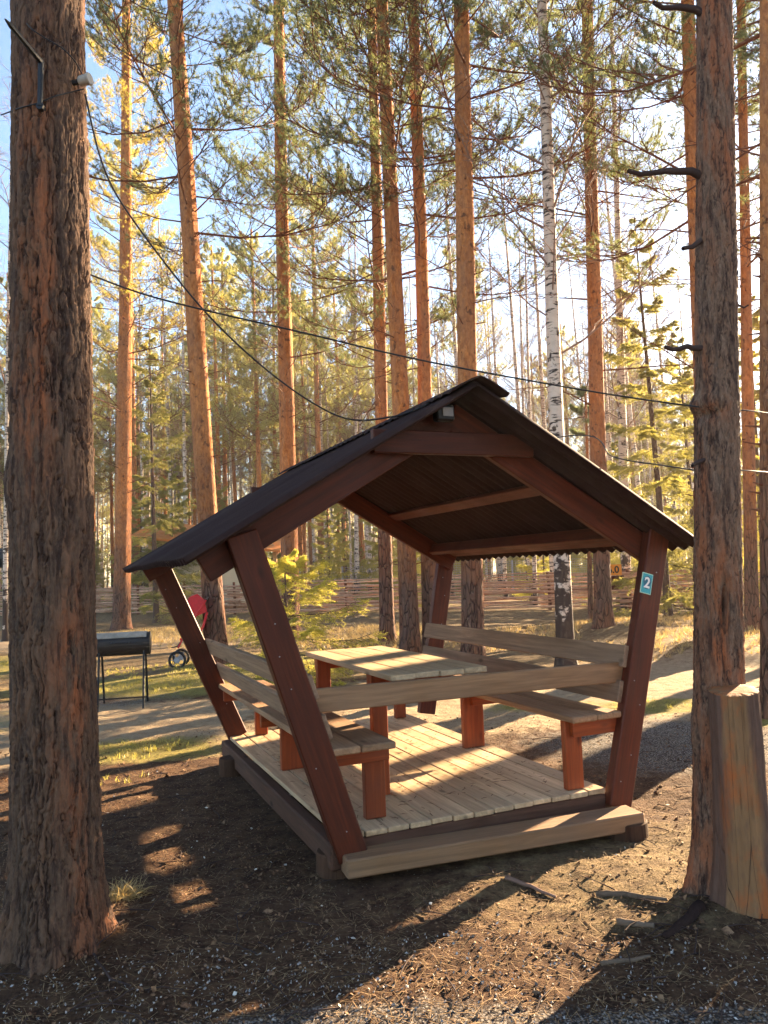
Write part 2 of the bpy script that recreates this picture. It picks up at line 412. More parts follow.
# ------------------------------------------------------------------ ground
def sst(a, b, x): t = np.clip((x-a)/(b-a), 0, 1); return t*t*(3-2*t)
FA = np.array([-9.34, 30.36]); FB = np.array([8.71, 21.61]); FD = (FB-FA)/np.linalg.norm(FB-FA); FN = np.array([-FD[1], FD[0]])
def gz_np(x, y):
    p = np.stack([x*.35, y*.35, x*0], 1)
    z = (fbm(p, 3, 3)-.45)*.12*sst(2.0, 9, np.hypot(x, y))
    d = (x-FA[0])*FN[0]+(y-FA[1])*FN[1]      # <0 in front of the fence
    z = z + .10*sst(-3.0, -.8, d)
    bank = sst(3.4, 4.6, x)*sst(9.8, 11.8, y+(fbm(p*3, 2, 9)-.5)*1.5)*(1-sst(16, 19, y))
    z = z + .22*bank
    return z
def gz(x, y): return float(gz_np(np.array([float(x)]), np.array([float(y)]))[0])
def ground_mat():
    t = NT('forest_floor', .95, .12)
    g = t.node('ShaderNodeNewGeometry'); pos = g.outputs['Position']
    fine = t.noise(pos, 55, 6, .75); mid = t.noise(pos, 9, 5, .65); big = t.noise(pos, 1.3, 4, .6)
    soil = t.mix(t.ramp(fine, [(.3, 0), (.7, 1)]), (.018, .009, .0055), (.125, .064, .036))
    soil = t.mix(t.ramp(mid, [(.42, 0), (.64, .7)]), soil, (.15, .085, .045))
    vo = t.node('ShaderNodeTexVoronoi'); vo.inputs['Scale'].default_value = 60; t.L(pos, vo.inputs['Vector'])
    sp = t.node('ShaderNodeSeparateColor'); t.L(vo.outputs['Color'], sp.inputs[0])
    chip = t.math('MULTIPLY', t.ramp(vo.outputs['Distance'], [(.18, 1), (.30, 0)]), t.math('GREATER_THAN', sp.outputs[0], .80))
    soil = t.mix(chip, soil, t.mix(sp.outputs[1], (.10, .06, .035), (.36, .28, .20)))
    # gravel
    vg = t.node('ShaderNodeTexVoronoi'); vg.inputs['Scale'].default_value = 95; t.L(pos, vg.inputs['Vector'])
    sg = t.node('ShaderNodeSeparateColor'); t.L(vg.outputs['Color'], sg.inputs[0])
    gr = t.mix(sg.outputs[0], (.10, .08, .07), (.42, .38, .34)); gr = t.mix(t.ramp(vg.outputs['Distance'], [(.3, 0), (.6, .9)]), gr, (.04, .03, .025))
    # sandy path
    sand = t.mix(t.ramp(mid, [(.35, 0), (.65, 1)]), (.30, .21, .125), (.46, .35, .22)); sand = t.mix(t.ramp(fine, [(.35, .5), (.6, 0)]), sand, (.17, .12, .075))
    duff_and_lit = t.mix(t.ramp(mid, [(.35, 0), (.65, 1)]), (.12, .075, .04), (.30, .215, .11)); duff_and_lit = t.mix(t.ramp(fine, [(.35, .6), (.62, 0)]), duff_and_lit, (.06, .04, .022))
    moss = t.mix(t.ramp(fine, [(.35, 0), (.65, 1)]), (.13, .11, .03), (.34, .28, .08))
    def edge(a, w=.35): 
        return t.ramp(t.math('ADD', t.math('ADD', t.attr(a), t.math('MULTIPLY', t.math('SUBTRACT', mid, .5), .9)), t.math('MULTIPLY', t.math('SUBTRACT', big, .5), .8)), [(.5-w/2, 0), (.5+w/2, 1)])
    c = t.mix(edge('duff_and_lit'), soil, duff_and_lit); c = t.mix(edge('sand'), c, sand); c = t.mix(edge('moss'), c, moss); c = t.mix(edge('gravel'), c, gr)
    t.color(c)
    h = t.math('ADD', t.math('MULTIPLY', mid, 1.2), t.math('ADD', t.math('MULTIPLY', fine, .6), t.math('MULTIPLY', chip, .5)))
    t.bump(h, 1.0, .045); return t.m
M['ground'] = ground_mat()
def make_ground():
    n1, n2 = 620, 700
    tx = np.linspace(-1, 1, n1); ty = np.linspace(-1, 1, n2)
    X = 1.7*np.sinh(tx*5.3); Y = 3.8+1.7*np.sinh(ty*5.4)
    x, y = np.meshgrid(X, Y, indexing='ij'); x = x.ravel(); y = y.ravel()
    z = gz_np(x, y); p3 = np.stack([x, y, x*0], 1)
    near = 1-sst(9, 14, np.hypot(x, y))
    z = z + near*((fbm(p3*3.1, 4, 5)-.47)*.055 + (fbm(p3*14, 3, 8)-.45)*.020 + (fbm(p3*34, 2, 8)-.45)*.009)
    # heaps round the two near trunks
    for cx, cy, hh, w in ((-1.40, 3.22, .07, .45), (1.42, 3.4, .06, .4)):
        z += hh*np.exp(-((x-cx)**2+(y-cy)**2)/w**2)
    # keep soil below the deck
    lx = (x-ORG.x)*U.x+(y-ORG.y)*U.y; ly = (x-ORG.x)*V.x+(y-ORG.y)*V.y
    ins = sst(-.4, -.05, lx)*(1-sst(1.65, 2.0, lx))*sst(-.5, -.2, ly)*(1-sst(2.7, 3.1, ly))
    z = z*(1-ins)-.01*ins
    def blob(cx, cy, rx, ry, rot=0, k=1.0):
        c, s = math.cos(rot), math.sin(rot); a = ((x-cx)*c+(y-cy)*s)/rx; b = (-(x-cx)*s+(y-cy)*c)/ry
        return k*np.clip(1.35-np.sqrt(a*a+b*b)*.85, 0, 1.2)
    sand = np.maximum.reduce([sst(6.3, 7.1, y-.06*x)*(1-sst(9.3, 10.2, y-.06*x))*(1-sst(-2.2, -.5, x)), (sst(6.6, 7.6, y)*(1-sst(10.6, 11.8, y-.12*(x-3)))*sst(-1.5, 0, x)), blob(4, 9, 3.5, 2.2), blob(-8, 19, 6, 2.2, -.3, .8)])
    gravel = np.maximum.reduce([1-sst(2.65, 2.95, y+.12*np.abs(x)), blob(2.3, 6.4, 1.1, .85), blob(-4, 9.8, 1.5, .5, 0, .6)])
    moss = np.maximum.reduce([blob(-2.3, 7.0, .8, .5), blob(2.75, 7.9, .75, .38), blob(-3.2, 10.8, 2.2, 1.0), blob(-2.2, 13, 1.2, 1.8), blob(-6.5, 8.6, 2, 1.2), blob(3.2, 6.95, .4, .2), blob(1.6, 8.2, .6, .3), blob(-9, 14, 3, 2)])
    duff_and_lit = sst(10.3, 11.5, y)
    lit = blob(1.2, 3.9, 1.1, .7, .3, .75); duff_and_lit = np.maximum(duff_and_lit, lit)  # sunlit patch of soil painted in with the lighter duff colour
    i, j = np.meshgrid(np.arange(n1-1), np.arange(n2-1), indexing='ij'); b = (i*n2+j).ravel()
    q = np.stack([b, b+n2, b+n2+1, b+1], 1)
    me = mesh_np('ground', np.stack([x, y, z], 1), q, dict(sand=sand, gravel=gravel, moss=moss, duff_and_lit=duff_and_lit), True)
    o = link('ground', me, M['ground']); tag(o, 'dark forest floor with soil, gravel, sandy path and moss', kind='structure')
make_ground()

# ------------------------------------------------------------------ foliage templates
def unit(v): return v/(np.linalg.norm(v, axis=-1, keepdims=True)+1e-9)
def needles(P, D, K, length, width, rng, spread=1.0, back=.06):
    """tufts of K blades at P (n,3) along D (n,3)"""
    n = len(P); P = np.repeat(P, K, 0); D = np.repeat(D, K, 0)
    rnd = rng.normal(size=(n*K, 3)); d = unit(D*.8+unit(rnd)*spread)
    s = unit(np.cross(d, rng.normal(size=(n*K, 3))))*(width/2)
    ln = length*(.6+.6*rng.random((n*K, 1)))
    base = P-D*(rng.random((n*K, 1))*back)
    v = np.stack([base-s, base+s, base+d*ln], 1).reshape(-1, 3)
    return v, np.arange(n*K*3).reshape(-1, 3)
def limb_template(rng, kind='pine', dens=1.0):
    """limb of unit length along +X. returns wood(v,q), needle(v,t)"""
    N = 9; t = np.linspace(0, 1, N)
    bend = rng.normal(0, .06); curl = rng.uniform(.05, .22)
    if kind == 'spruce': zc = -.25*t+.22*t**2.5
    elif kind == 'birch': zc = .45*t**1.4
    elif kind == 'dead': zc = rng.uniform(-.25, .25)*t+rng.uniform(-.35, .2)*t**2
    else: zc = -.10*np.sin(t*2.5)+curl*t**2
    main = np.stack([t, bend*np.sin(t*3)+rng.normal(0, .012, N).cumsum(), zc+rng.normal(0, .008, N).cumsum()], 1)
    polys = [main]; rads = [np.linspace(.0072, .0018, N)]
    tP = []; tD = []
    def at_(P, s):
        f = s*(len(P)-1); i = min(int(f), len(P)-2); return P[i]+(P[i+1]-P[i])*(f-i), unit(P[i+1]-P[i])
    nsec = {'pine': 15, 'spruce': 26, 'birch': 11, 'dead': 5}[kind]
    for k in range(nsec):
        s = (.25+.72*(k+.5)/nsec) if kind != 'spruce' else (.1+.88*(k+.5)/nsec)
        p, d = at_(main, s); side = 1 if k % 2 else -1
        a = side*rng.uniform(.6, 1.0); L = (.38*(1-s)**.7+.12)*rng.uniform(.7, 1.2)
        if kind == 'dead': L *= .8
        dd = np.array([d[0]*math.cos(a)-d[1]*math.sin(a), d[0]*math.sin(a)+d[1]*math.cos(a), d[2]+rng.uniform(-.1, .35)])
        if kind == 'spruce': dd[2] = -rng.uniform(.1, .5)
        dd = unit(dd); tt = np.linspace(0, 1, N)[:, None]
        sec = p+dd*tt*L+np.array([0, 0, 1])*(tt**2)*L*(.25 if kind in ('pine', 'dead') else (-.15 if kind == 'spruce' else -.1))+rng.normal(0, .006, (N, 3)).cumsum(0)
        sec[0] = p; polys.append(sec); rads.append(np.linspace(.0038, .0012, N))
        nt = {'pine': 6, 'spruce': 5, 'birch': 7, 'dead': 2}[kind]
        for j in range(nt):
            s2 = .3+.7*(j+.6)/nt; s2 = min(s2, .98); q, e = at_(sec, s2)
            b = (1 if j % 2 else -1)*rng.uniform(.5, 1.1); L2 = L*rng.uniform(.2, .42)
            ee = unit(np.array([e[0]*math.cos(b)-e[1]*math.sin(b), e[0]*math.sin(b)+e[1]*math.cos(b), e[2]+rng.uniform(-.1, .5)]))
            if kind == 'birch': ee = unit(ee+np.array([0, 0, -.5])); L2 *= 1.6
            ter = q+ee*tt*L2+rng.normal(0, .003, (N, 3)).cumsum(0); ter[0] = q
            polys.append(ter); rads.append(np.linspace(.0022, .0010, N))
            if kind == 'pine':
                if rng.random() < dens: tP.append(ter[-1]); tD.append(ee); tP.append(ter[N//2]); tD.append(ee)
            if kind == 'spruce':
                for w in (2, 4, 6, 8): tP.append(ter[w]); tD.append(ee)
        if kind == 'pine' and rng.random() < dens: tP.append(sec[-1]); tD.append(dd)
        if kind == 'spruce':
            for w in range(1, N): tP.append(sec[w]); tD.append(dd)
    if kind == 'spruce':
        for w in range(2, N): tP.append(main[w]); tD.append(np.array([1., 0, 0]))
    P = np.array(polys)[:, ::2]; Rr = np.array(rads)[:, ::2]
    return P, Rr, (np.array(tP), np.array(tD)) if tP else None
def pack(kind, n, K, length, width, rng, scale, spread=1.0, dens=1.0):
    out = []
    for _ in range(n):
        P, Rr, tf = limb_template(rng, kind, dens)
        out.append((P, Rr, tf, K, length/scale, width/scale, spread))
    return out
TP = pack('pine', 7, 26, .095, .0075, RNG, 2.2, 1.1, .92)
TPF = pack('pine', 5, 16, .14, .016, RNG, 2.6, 1.1, .95)
TPS = pack('pine', 5, 24, .09, .0075, RNG, 2.0, 1.1, .55)
TD = pack('dead', 8, 0, 0, 0, RNG, 1)
TS = pack('spruce', 6, 8, .040, .0065, RNG, 1.6, 1.5)
TSAP = pack('spruce', 6, 9, .020, .0026, RNG, 1.6, 1.0)
TB = pack('birch', 6, 0, 0, 0, RNG, 1)

class Crown:
    def __init__(s, rng): s.wv = []; s.wq = []; s.nv = []; s.nt = []; s.wo = 0; s.no = 0; s.rng = rng
    def limb(s, T, p, az, el, L, sides=4, thick=1.0, roll=0.0):
        P, Rr, tf, K, nl, nw, sp = T[s.rng.integers(len(T))]
        ca, sa, ce, se = math.cos(az), math.sin(az), math.cos(el), math.sin(el)
        Rz = np.array([[ca, -sa, 0], [sa, ca, 0], [0, 0, 1]]); Ry = np.array([[ce, 0, -se], [0, 1, 0], [se, 0, ce]])
        if s.rng.random() < .5: F_ = np.diag([1., -1, 1])
        else: F_ = np.eye(3)
        cr, sr = math.cos(roll), math.sin(roll); Rx = np.array([[1, 0, 0], [0, cr, -sr], [0, sr, cr]])
        A = Rz@Ry@Rx@F_*L
        Q = P@A.T+p; rr = np.maximum(Rr*L*thick, .0018 if L > 1 else .001)
        v, q = tubes(Q[:1], rr[:1], sides+1); s.wv.append(v); s.wq.append(q+s.wo); s.wo += len(v)
        if len(Q) > 1:
            v, q = tubes(Q[1:], rr[1:], 3); s.wv.append(v); s.wq.append(q+s.wo); s.wo += len(v)
        if tf is not None and K:
            tp = tf[0]@A.T+p; td = unit(tf[1]@A.T)
            v, t = needles(tp, td, K, nl*2.0, nw*2.0, s.rng, sp)
            s.nv.append(v); s.nt.append(t+s.no); s.no += len(v)
    def objs(s, root, wmat, nmat, wname='limbs', nname='crown', hide_none=True):
        out = []
        if s.wv: out.append(link(wname, mesh_np(wname, np.concatenate(s.wv), np.concatenate(s.wq), smooth=True), wmat, root))
        if s.nv: out.append(link(nname, mesh_np(nname, np.concatenate(s.nv), np.concatenate(s.nt)), nmat, root))
        return out
def trunk_mesh(base_r, top_r, top, height, rng, flare=.35, sides=22, rings=70, wob=.02):
    """base at origin, leaning to top (x,y at height), returns mesh, centre function"""
    t = np.linspace(0, 1, rings)**1.25; h = t*height-.15*(1-t)**8
    ph = rng.random(4)*6
    cx = top[0]*t+wob*height*.1*np.sin(t*5+ph[0])*t; cy = top[1]*t+wob*height*.1*np.sin(t*4+ph[1])*t
    r = (base_r*(1-t)+top_r*t)*(1+flare*np.exp(-h/.25))
    an = np.arange(sides)*2*np.pi/sides
    A, T = np.meshgrid(an, t); Rr = r[:, None]*(1+.05*np.sin(A*3+T*9+ph[2])+.03*np.sin(A*5-T*22+ph[3]))
    Rr += flare*.35*base_r*np.maximum(0, np.sin(A*4+ph[2]))*np.exp(-np.maximum(h, 0)/.15)[:, None]
    x = cx[:, None]+Rr*np.cos(A); y = cy[:, None]+Rr*np.sin(A); z = np.repeat(h[:, None], sides, 1)
    v = np.stack([x, y, z], -1).reshape(-1, 3)
    i, k = np.meshgrid(np.arange(rings-1), np.arange(sides), indexing='ij'); k2 = (k+1) % sides
    q = np.stack([i*sides+k, i*sides+k2, (i+1)*sides+k2, (i+1)*sides+k], -1).reshape(-1, 4)
    def cen(hh): return np.array([np.interp(hh, h, cx), np.interp(hh, h, cy), hh]), float(np.interp(hh, h, r))
    return mesh_np('trunk', v, q, smooth=True), cen

def pine(name, base, top, height, r0, label, group, rng, live=(7, 40), dead=(2.5, 22), nmat='needle', sparse=False, Ls=(1.2, 2.6), wob=.02, cat='pine tree', r1=None, dl=(.5, 1.9), far=False):
    root = empty(name, base, label, cat, group)
    me, cen = trunk_mesh(r0, r1 or r0*.35, top, height, rng, wob=wob)
    tr = link('trunk', me, M['bark'], root)
    c = Crown(rng)
    for k in range(dead[1]):
        h = rng.uniform(dead[0], max(live[0]+2, dead[0]+1)); p, r = cen(h)
        az = rng.uniform(0, 6.28); L = rng.uniform(*dl)*(.5+.5*min(1, h/live[0]))
        if rng.random() < .35: L *= .25
        c.limb(TD, p+np.array([math.cos(az), math.sin(az), 0])*r*.6, az, rng.uniform(-.1, .55), L, thick=1.1, roll=rng.uniform(-1, 1))
    for k in range(live[1]):
        f = (k+rng.random())/live[1]; h = live[0]+(height*.98-live[0])*f; p, r = cen(h)
        az = k*2.4+rng.uniform(-.5, .5); L = (Ls[1]*(1-f)**.6+Ls[0]*.4)*rng.uniform(.6, 1.1)
        T = TPF if far else (TPS if (sparse or f < .2) else TP)
        c.limb(T, p+np.array([math.cos(az), math.sin(az), 0])*r*.6, az, rng.uniform(.0, .45)+f*.4, L, roll=rng.uniform(-.3, .3))
    # twig stubs on the bare trunk
    for k in range(26):
        h = rng.uniform(1.5, live[0]+1); p, r = cen(h); az = rng.uniform(0, 6.28)
        d = np.array([math.cos(az), math.sin(az), .2]); P = p+d*np.array([r*.8, r+.03, r+.03+rng.uniform(.02, .14)])[:, None]
        v, q = tubes(P[None], np.array([[.016, .010, .006]]), 5); c.wv.append(v); c.wq.append(q+c.wo); c.wo += len(v)
    c.objs(root, M['limb'], M[nmat])
    return root, tr

def spruce(name, base, height, r0, radius, label, group, rng, nmat='spruce', n=60, start=.4, cat='spruce tree', lo=.9, T=None):
    root = empty(name, base, label, cat, group)
    me, cen = trunk_mesh(r0, .01, (rng.normal(0, .02)*height, 0), height, rng, sides=14)
    link('trunk', me, M['bark_spruce'], root)
    c = Crown(rng)
    for k in range(n):
        f = (k+rng.random()*.8)/n; h = start+(height-start)*f; p, r = cen(h); az = k*2.4+rng.uniform(-.4, .4)
        L = (radius*(1-f)**lo+.12)*rng.uniform(.55, 1.15)
        c.limb(T or TS, p, az, -.12+f*.7, L, thick=.9)
    c.objs(root, M['limb_dark'], M[nmat]); return root

def birch(name, base, top, height, r0, label, group, rng, n=26, start=4.5, Ls=(1.0, 2.6), cat='birch tree', twig='twig_pale', sides=20):
    root = empty(name, base, label, cat, group)
    me, cen = trunk_mesh(r0, r0*.25, top, height, rng, flare=.4, sides=sides)
    link('trunk', me, M['birch'], root)
    c = Crown(rng)
    for k in range(n):
        f = (k+rng.random())/n; h = start+(height-start)*f; p, r = cen(h); az = k*2.4+rng.uniform(-.5, .5)
        c.limb(TB, p, az, rng.uniform(.25, .7), (Ls[1]*(1-f)**.6+Ls[0]*.5)*rng.uniform(.6, 1.1))
    c.objs(root, M[twig], None, wname='crown'); return root

# ------------------------------------------------------------------ gazebo
GZ = Matrix((U, V, Z)).transposed().to_4x4(); GZ.translation = ORG
def build_gazebo():
    g = empty('gazebo', ORG, 'reddish brown wooden gazebo with corrugated gable roof and slanted corner posts', 'gazebo', rz=TH)
    # posts
    P = [(('stain'), W(0.012, -.045, .10), W(-.505, -.045, 1.70)), ('stain', W(1.649, -.045, .09), W(2.075, -.045, 1.69)),
         ('stain', W(.04, 2.655, .19), W(-.585, 2.655, 1.66)), ('stain', W(1.754, 2.655, .19), W(2.04, 2.655, 1.69))]
    posts = []
    for mt, a, b in P:
        po = plank('post', M[mt], a, b, U, .155, .07, g, .006); posts.append((po, a, b))
        for k, f in enumerate(random.sample([.10, .19, .27, .36, .44, .53, .61, .72, .83], 5)):
            c = a.lerp(b, f+random.uniform(-.02, .02))+U*(random.uniform(-.045, .045)); mb = MB()
            mb.tube([c-V*.034, c-V*.0385], .0034, 8); s = mb.build('screw', M['grey'], po)
    # deck
    mb = MB(); n = 13; x0, x1 = -.035, 1.585; w = (x1-x0)/n
    for i in range(n):
        cx = x0+w*(i+.5); y0 = -.035+random.uniform(-.006, .006); y1 = 2.70+random.uniform(-.02, .02)
        mb.box(W(cx, (y0+y1)/2, .186+random.uniform(-.0025, .0025)), V*((y1-y0)/2), U*(w/2-.0028), Z*.014, .004)
    mb.build('deck', M['deck'], g, frame_of(W(.7, 1.3, .19), V))
    # frame below
    plank('side_beam', M['side'], W(-.062, -.05, .102), W(-.050, 2.70, .102), Z, .125, .075, g, .010)
    plank('side_beam', M['sill'], W(1.615, -.02, .088), W(1.63, 2.70, .088), Z, .115, .05, g, .008)
    plank('front_beam', M['side'], W(-.03, -.012, .115), W(1.585, -.012, .115), Z, .105, .035, g, .006)
    plank('back_beam', M['sill'], W(-.03, 2.67, .105), W(1.585, 2.67, .105), Z, .12, .045, g, .006)
    for yy in (.9, 1.8): plank('joist', M['sill'], W(-.03, yy, .115), W(1.585, yy, .115), Z, .11, .05, g)
    # step
    fl = onz(347, 861, .125); fr = onz(645, 813, .125); d = (fr-fl).normalized(); nn = Vector((-d.y, d.x, 0))
    plank('front_step', M['rail'], fl+nn*.085-Z*.045, fr+nn*.085-Z*.045, nn, .17, .09, g, .008)
    # front rail
    plank('front_rail', M['rail'], W(-.30, .010, .862), W(1.84, .010, .842), Z, .118, .036, g, .005)
    # backrests
    def up_of(a, b): return (b-a).normalized()
    uL = up_of(posts[0][1], posts[0][2]); uR = up_of(posts[1][1], posts[1][2])
    for side, (uu, pa, pa2, off) in enumerate(((uL, posts[0][1], posts[2][1], .095), (uR, posts[1][1], posts[3][1], -.095))):
        for zt in (1.0, .80):
            def pt(p, uu2, yy):
                k = (zt-.065-p.z)/uu2.z; q = p+uu2*k+U*(off); return q+V*(yy)
            u2 = up_of(posts[2+side][1], posts[2+side][2])
            a = pt(pa, uu, .0); b = pt(pa2, u2, .02)
            plank('backrest', M['grey_plank'], a, b, uu, .130, .032, g, .005)
    # benches
    for side in (0, 1):
        x0, x1 = ((-.12, .262), (1.352, 1.70))[side]
        be = MB(); n = 2; w = (x1-x0)/n
        for i in range(n): be.box(W(x0+w*(i+.5), 1.27, .612+random.uniform(-.002, .002)), V*1.345, U*(w/2-.002), Z*.018, .007)
        b = be.build('bench', M['bench'], g, frame_of(W((x0+x1)/2, 1.27, .61), V))
        lx = ((.215, .125, .21), (1.418, 1.445, 1.45))[side]
        for k, (x, y, ww) in enumerate(((lx[0], .14 if side == 0 else .04, .115), (lx[1], 1.35 if side == 0 else 1.25, .165), (lx[2], 2.55, .10))):
            plank('leg', M['stain_red'], W(x, y, .202), W(x, y, .593), U, ww, .045, b)
            plank('cross_brace', M['stain_red'], W(x0+.02 if side == 0 else x-.03, y-.045, .548), W(x+.07 if side == 0 else x1+.12, y-.045, .548), Z, .088, .036, b)
    # roof
    mx = .693; hw = 1.505; zr = 2.452; ze = 1.575; sl = math.hypot(hw, zr-ze); y0, y1 = -.315, 2.95
    for sg in (-1, 1):
        dn = (U*sg*hw+Z*(ze-zr)).normalized(); nrm = (U*sg*(zr-ze)+Z*hw).normalized()
        ny, ns = int((y1-y0)/.095*10), 12
        ys = np.linspace(y0, y1, ny); ss = np.linspace(0, sl, ns)
        YY, SS = np.meshgrid(ys, ss, indexing='ij'); hgt = .019*np.cos(YY/.095*2*np.pi)+.003*np.sin(YY*2.1+SS*3)-.004*(SS/sl)**2*np.cos(YY*5)
        base = np.array(W(mx, 0, zr)); un = np.array(V); dnn = np.array(dn); nn_ = np.array(nrm)
        top = base+YY[..., None]*un+SS[..., None]*dnn+hgt[..., None]*nn_
        bot = top-nn_*.0045
        v = np.concatenate([top.reshape(-1, 3), bot.reshape(-1, 3)]); N = ny*ns
        i, j = np.meshgrid(np.arange(ny-1), np.arange(ns-1), indexing='ij'); b = (i*ns+j).ravel()
        q1 = np.stack([b, b+1, b+ns+1, b+ns], 1); q2 = q1[:, ::-1]+N
        e = []
        for a_, b_ in [(k, k+1) for k in range(ns-1)]: e.append((a_, a_+N, b_+N, b_)); e.append(((ny-1)*ns+b_, (ny-1)*ns+b_+N, (ny-1)*ns+a_+N, (ny-1)*ns+a_))
        for k in range(ny-1):
            a_, b_ = k*ns+ns-1, (k+1)*ns+ns-1; e.append((a_, a_+N, b_+N, b_)); a_, b_ = k*ns, (k+1)*ns; e.append((b_, b_+N, a_+N, a_))
        q = np.concatenate([q1, q2, np.array(e)])
        inv = np.array(GZ.inverted()); vl = v@inv[:3, :3].T+inv[:3, 3]
        me = mesh_np('roof_sheet', vl, q, smooth=False)
        for p in me.polygons[:len(q1)*2]: p.use_smooth = True
        o = link('roof_sheet', me, M['roof'], g)
        # battens and wall plate
        for f, hh in ((.52, .022), (.90, .022)):
            c = W(mx, 0, zr)+dn*sl*f-nrm*.033
            plank('batten', M['stain'], c+V*.045, c+V*2.57, dn, .10, .028, g)
        # rafters (front, middle, back)
        for yy in (.018, 2.60):
            a = W(mx, yy, zr)-nrm*.096+dn*.055; b = W(mx, yy, zr)-nrm*.096+dn*(sl-.095)
            plank('rafter', M['stain'], a, b, nrm, .155, .048, g, .005)
        c = W(mx, 0, zr)+dn*(sl*.80)-nrm*.095
        # eave beam between the gable frames
        plank('eave_beam', M['stain'], c+V*.05, c+V*2.57, nrm, .09, .05, g)
    for yy in (-.045, 2.66):
        plank('collar_tie', M['stain'], W(.20, yy, 2.175), W(1.19, yy, 2.175), Z, .125, .045, g, .005)
    # gussets under the ridge, leaving the fish-shaped gap
    plank('ridge_beam', M['stain'], W(mx, .05, 2.36), W(mx, 2.57, 2.36), Z, .10, .05, g)
    # ridge cap
    N = 34; prof = []
    for k in range(13):
        a = -1+2*k/12; x = a*.17; zz = -.585*abs(x)+.042-.012*math.exp(-(x/.03)**2); prof.append((x, zz))
    ys = np.linspace(y0-.035, y1+.03, N*3); vv = []
    for yy in ys:
        for x, zz in prof: vv.append(W(mx+x, yy, zr+zz+.006*math.sin(yy*66)*min(1, abs(x)*8)))
    npf = len(prof); nv = len(vv); vv += [p-Z*.006 for p in vv]; fs = []
    for i in range(len(ys)-1):
        for k in range(npf-1):
            a = i*npf+k; fs.append((a, a+1, a+npf+1, a+npf)); fs.append((a+nv, a+npf+nv, a+npf+1+nv, a+1+nv))
        for k in (0, npf-1):
            a = i*npf+k; q = (a, a+npf, a+npf+nv, a+nv); fs.append(q if k == 0 else q[::-1])
    for i in (0, len(ys)-1):
        for k in range(npf-1): a = i*npf+k; q = (a, a+nv, a+1+nv, a+1); fs.append(q if i == 0 else q[::-1])
    mb = MB(); mb.add(vv, fs); mb.build('ridge_cap', M['roof'], g)
    return g
build_gazebo()
def text_obj(name, s, size, mat, mw, parent, thick=.0008, bold=0.0):
    cu = bpy.data.curves.new(name, 'FONT'); cu.body = s; cu.size = size; cu.extrude = thick; cu.align_x = 'CENTER'; cu.align_y = 'CENTER'; cu.offset = bold
    tmp = bpy.data.objects.new(name, cu); COL.objects.link(tmp)
    me = bpy.data.meshes.new_from_object(tmp, depsgraph=bpy.context.evaluated_depsgraph_get())
    bpy.data.objects.remove(tmp)
    o = link(name, me, mat); o.matrix_basis = mw; childof(o, parent); return o

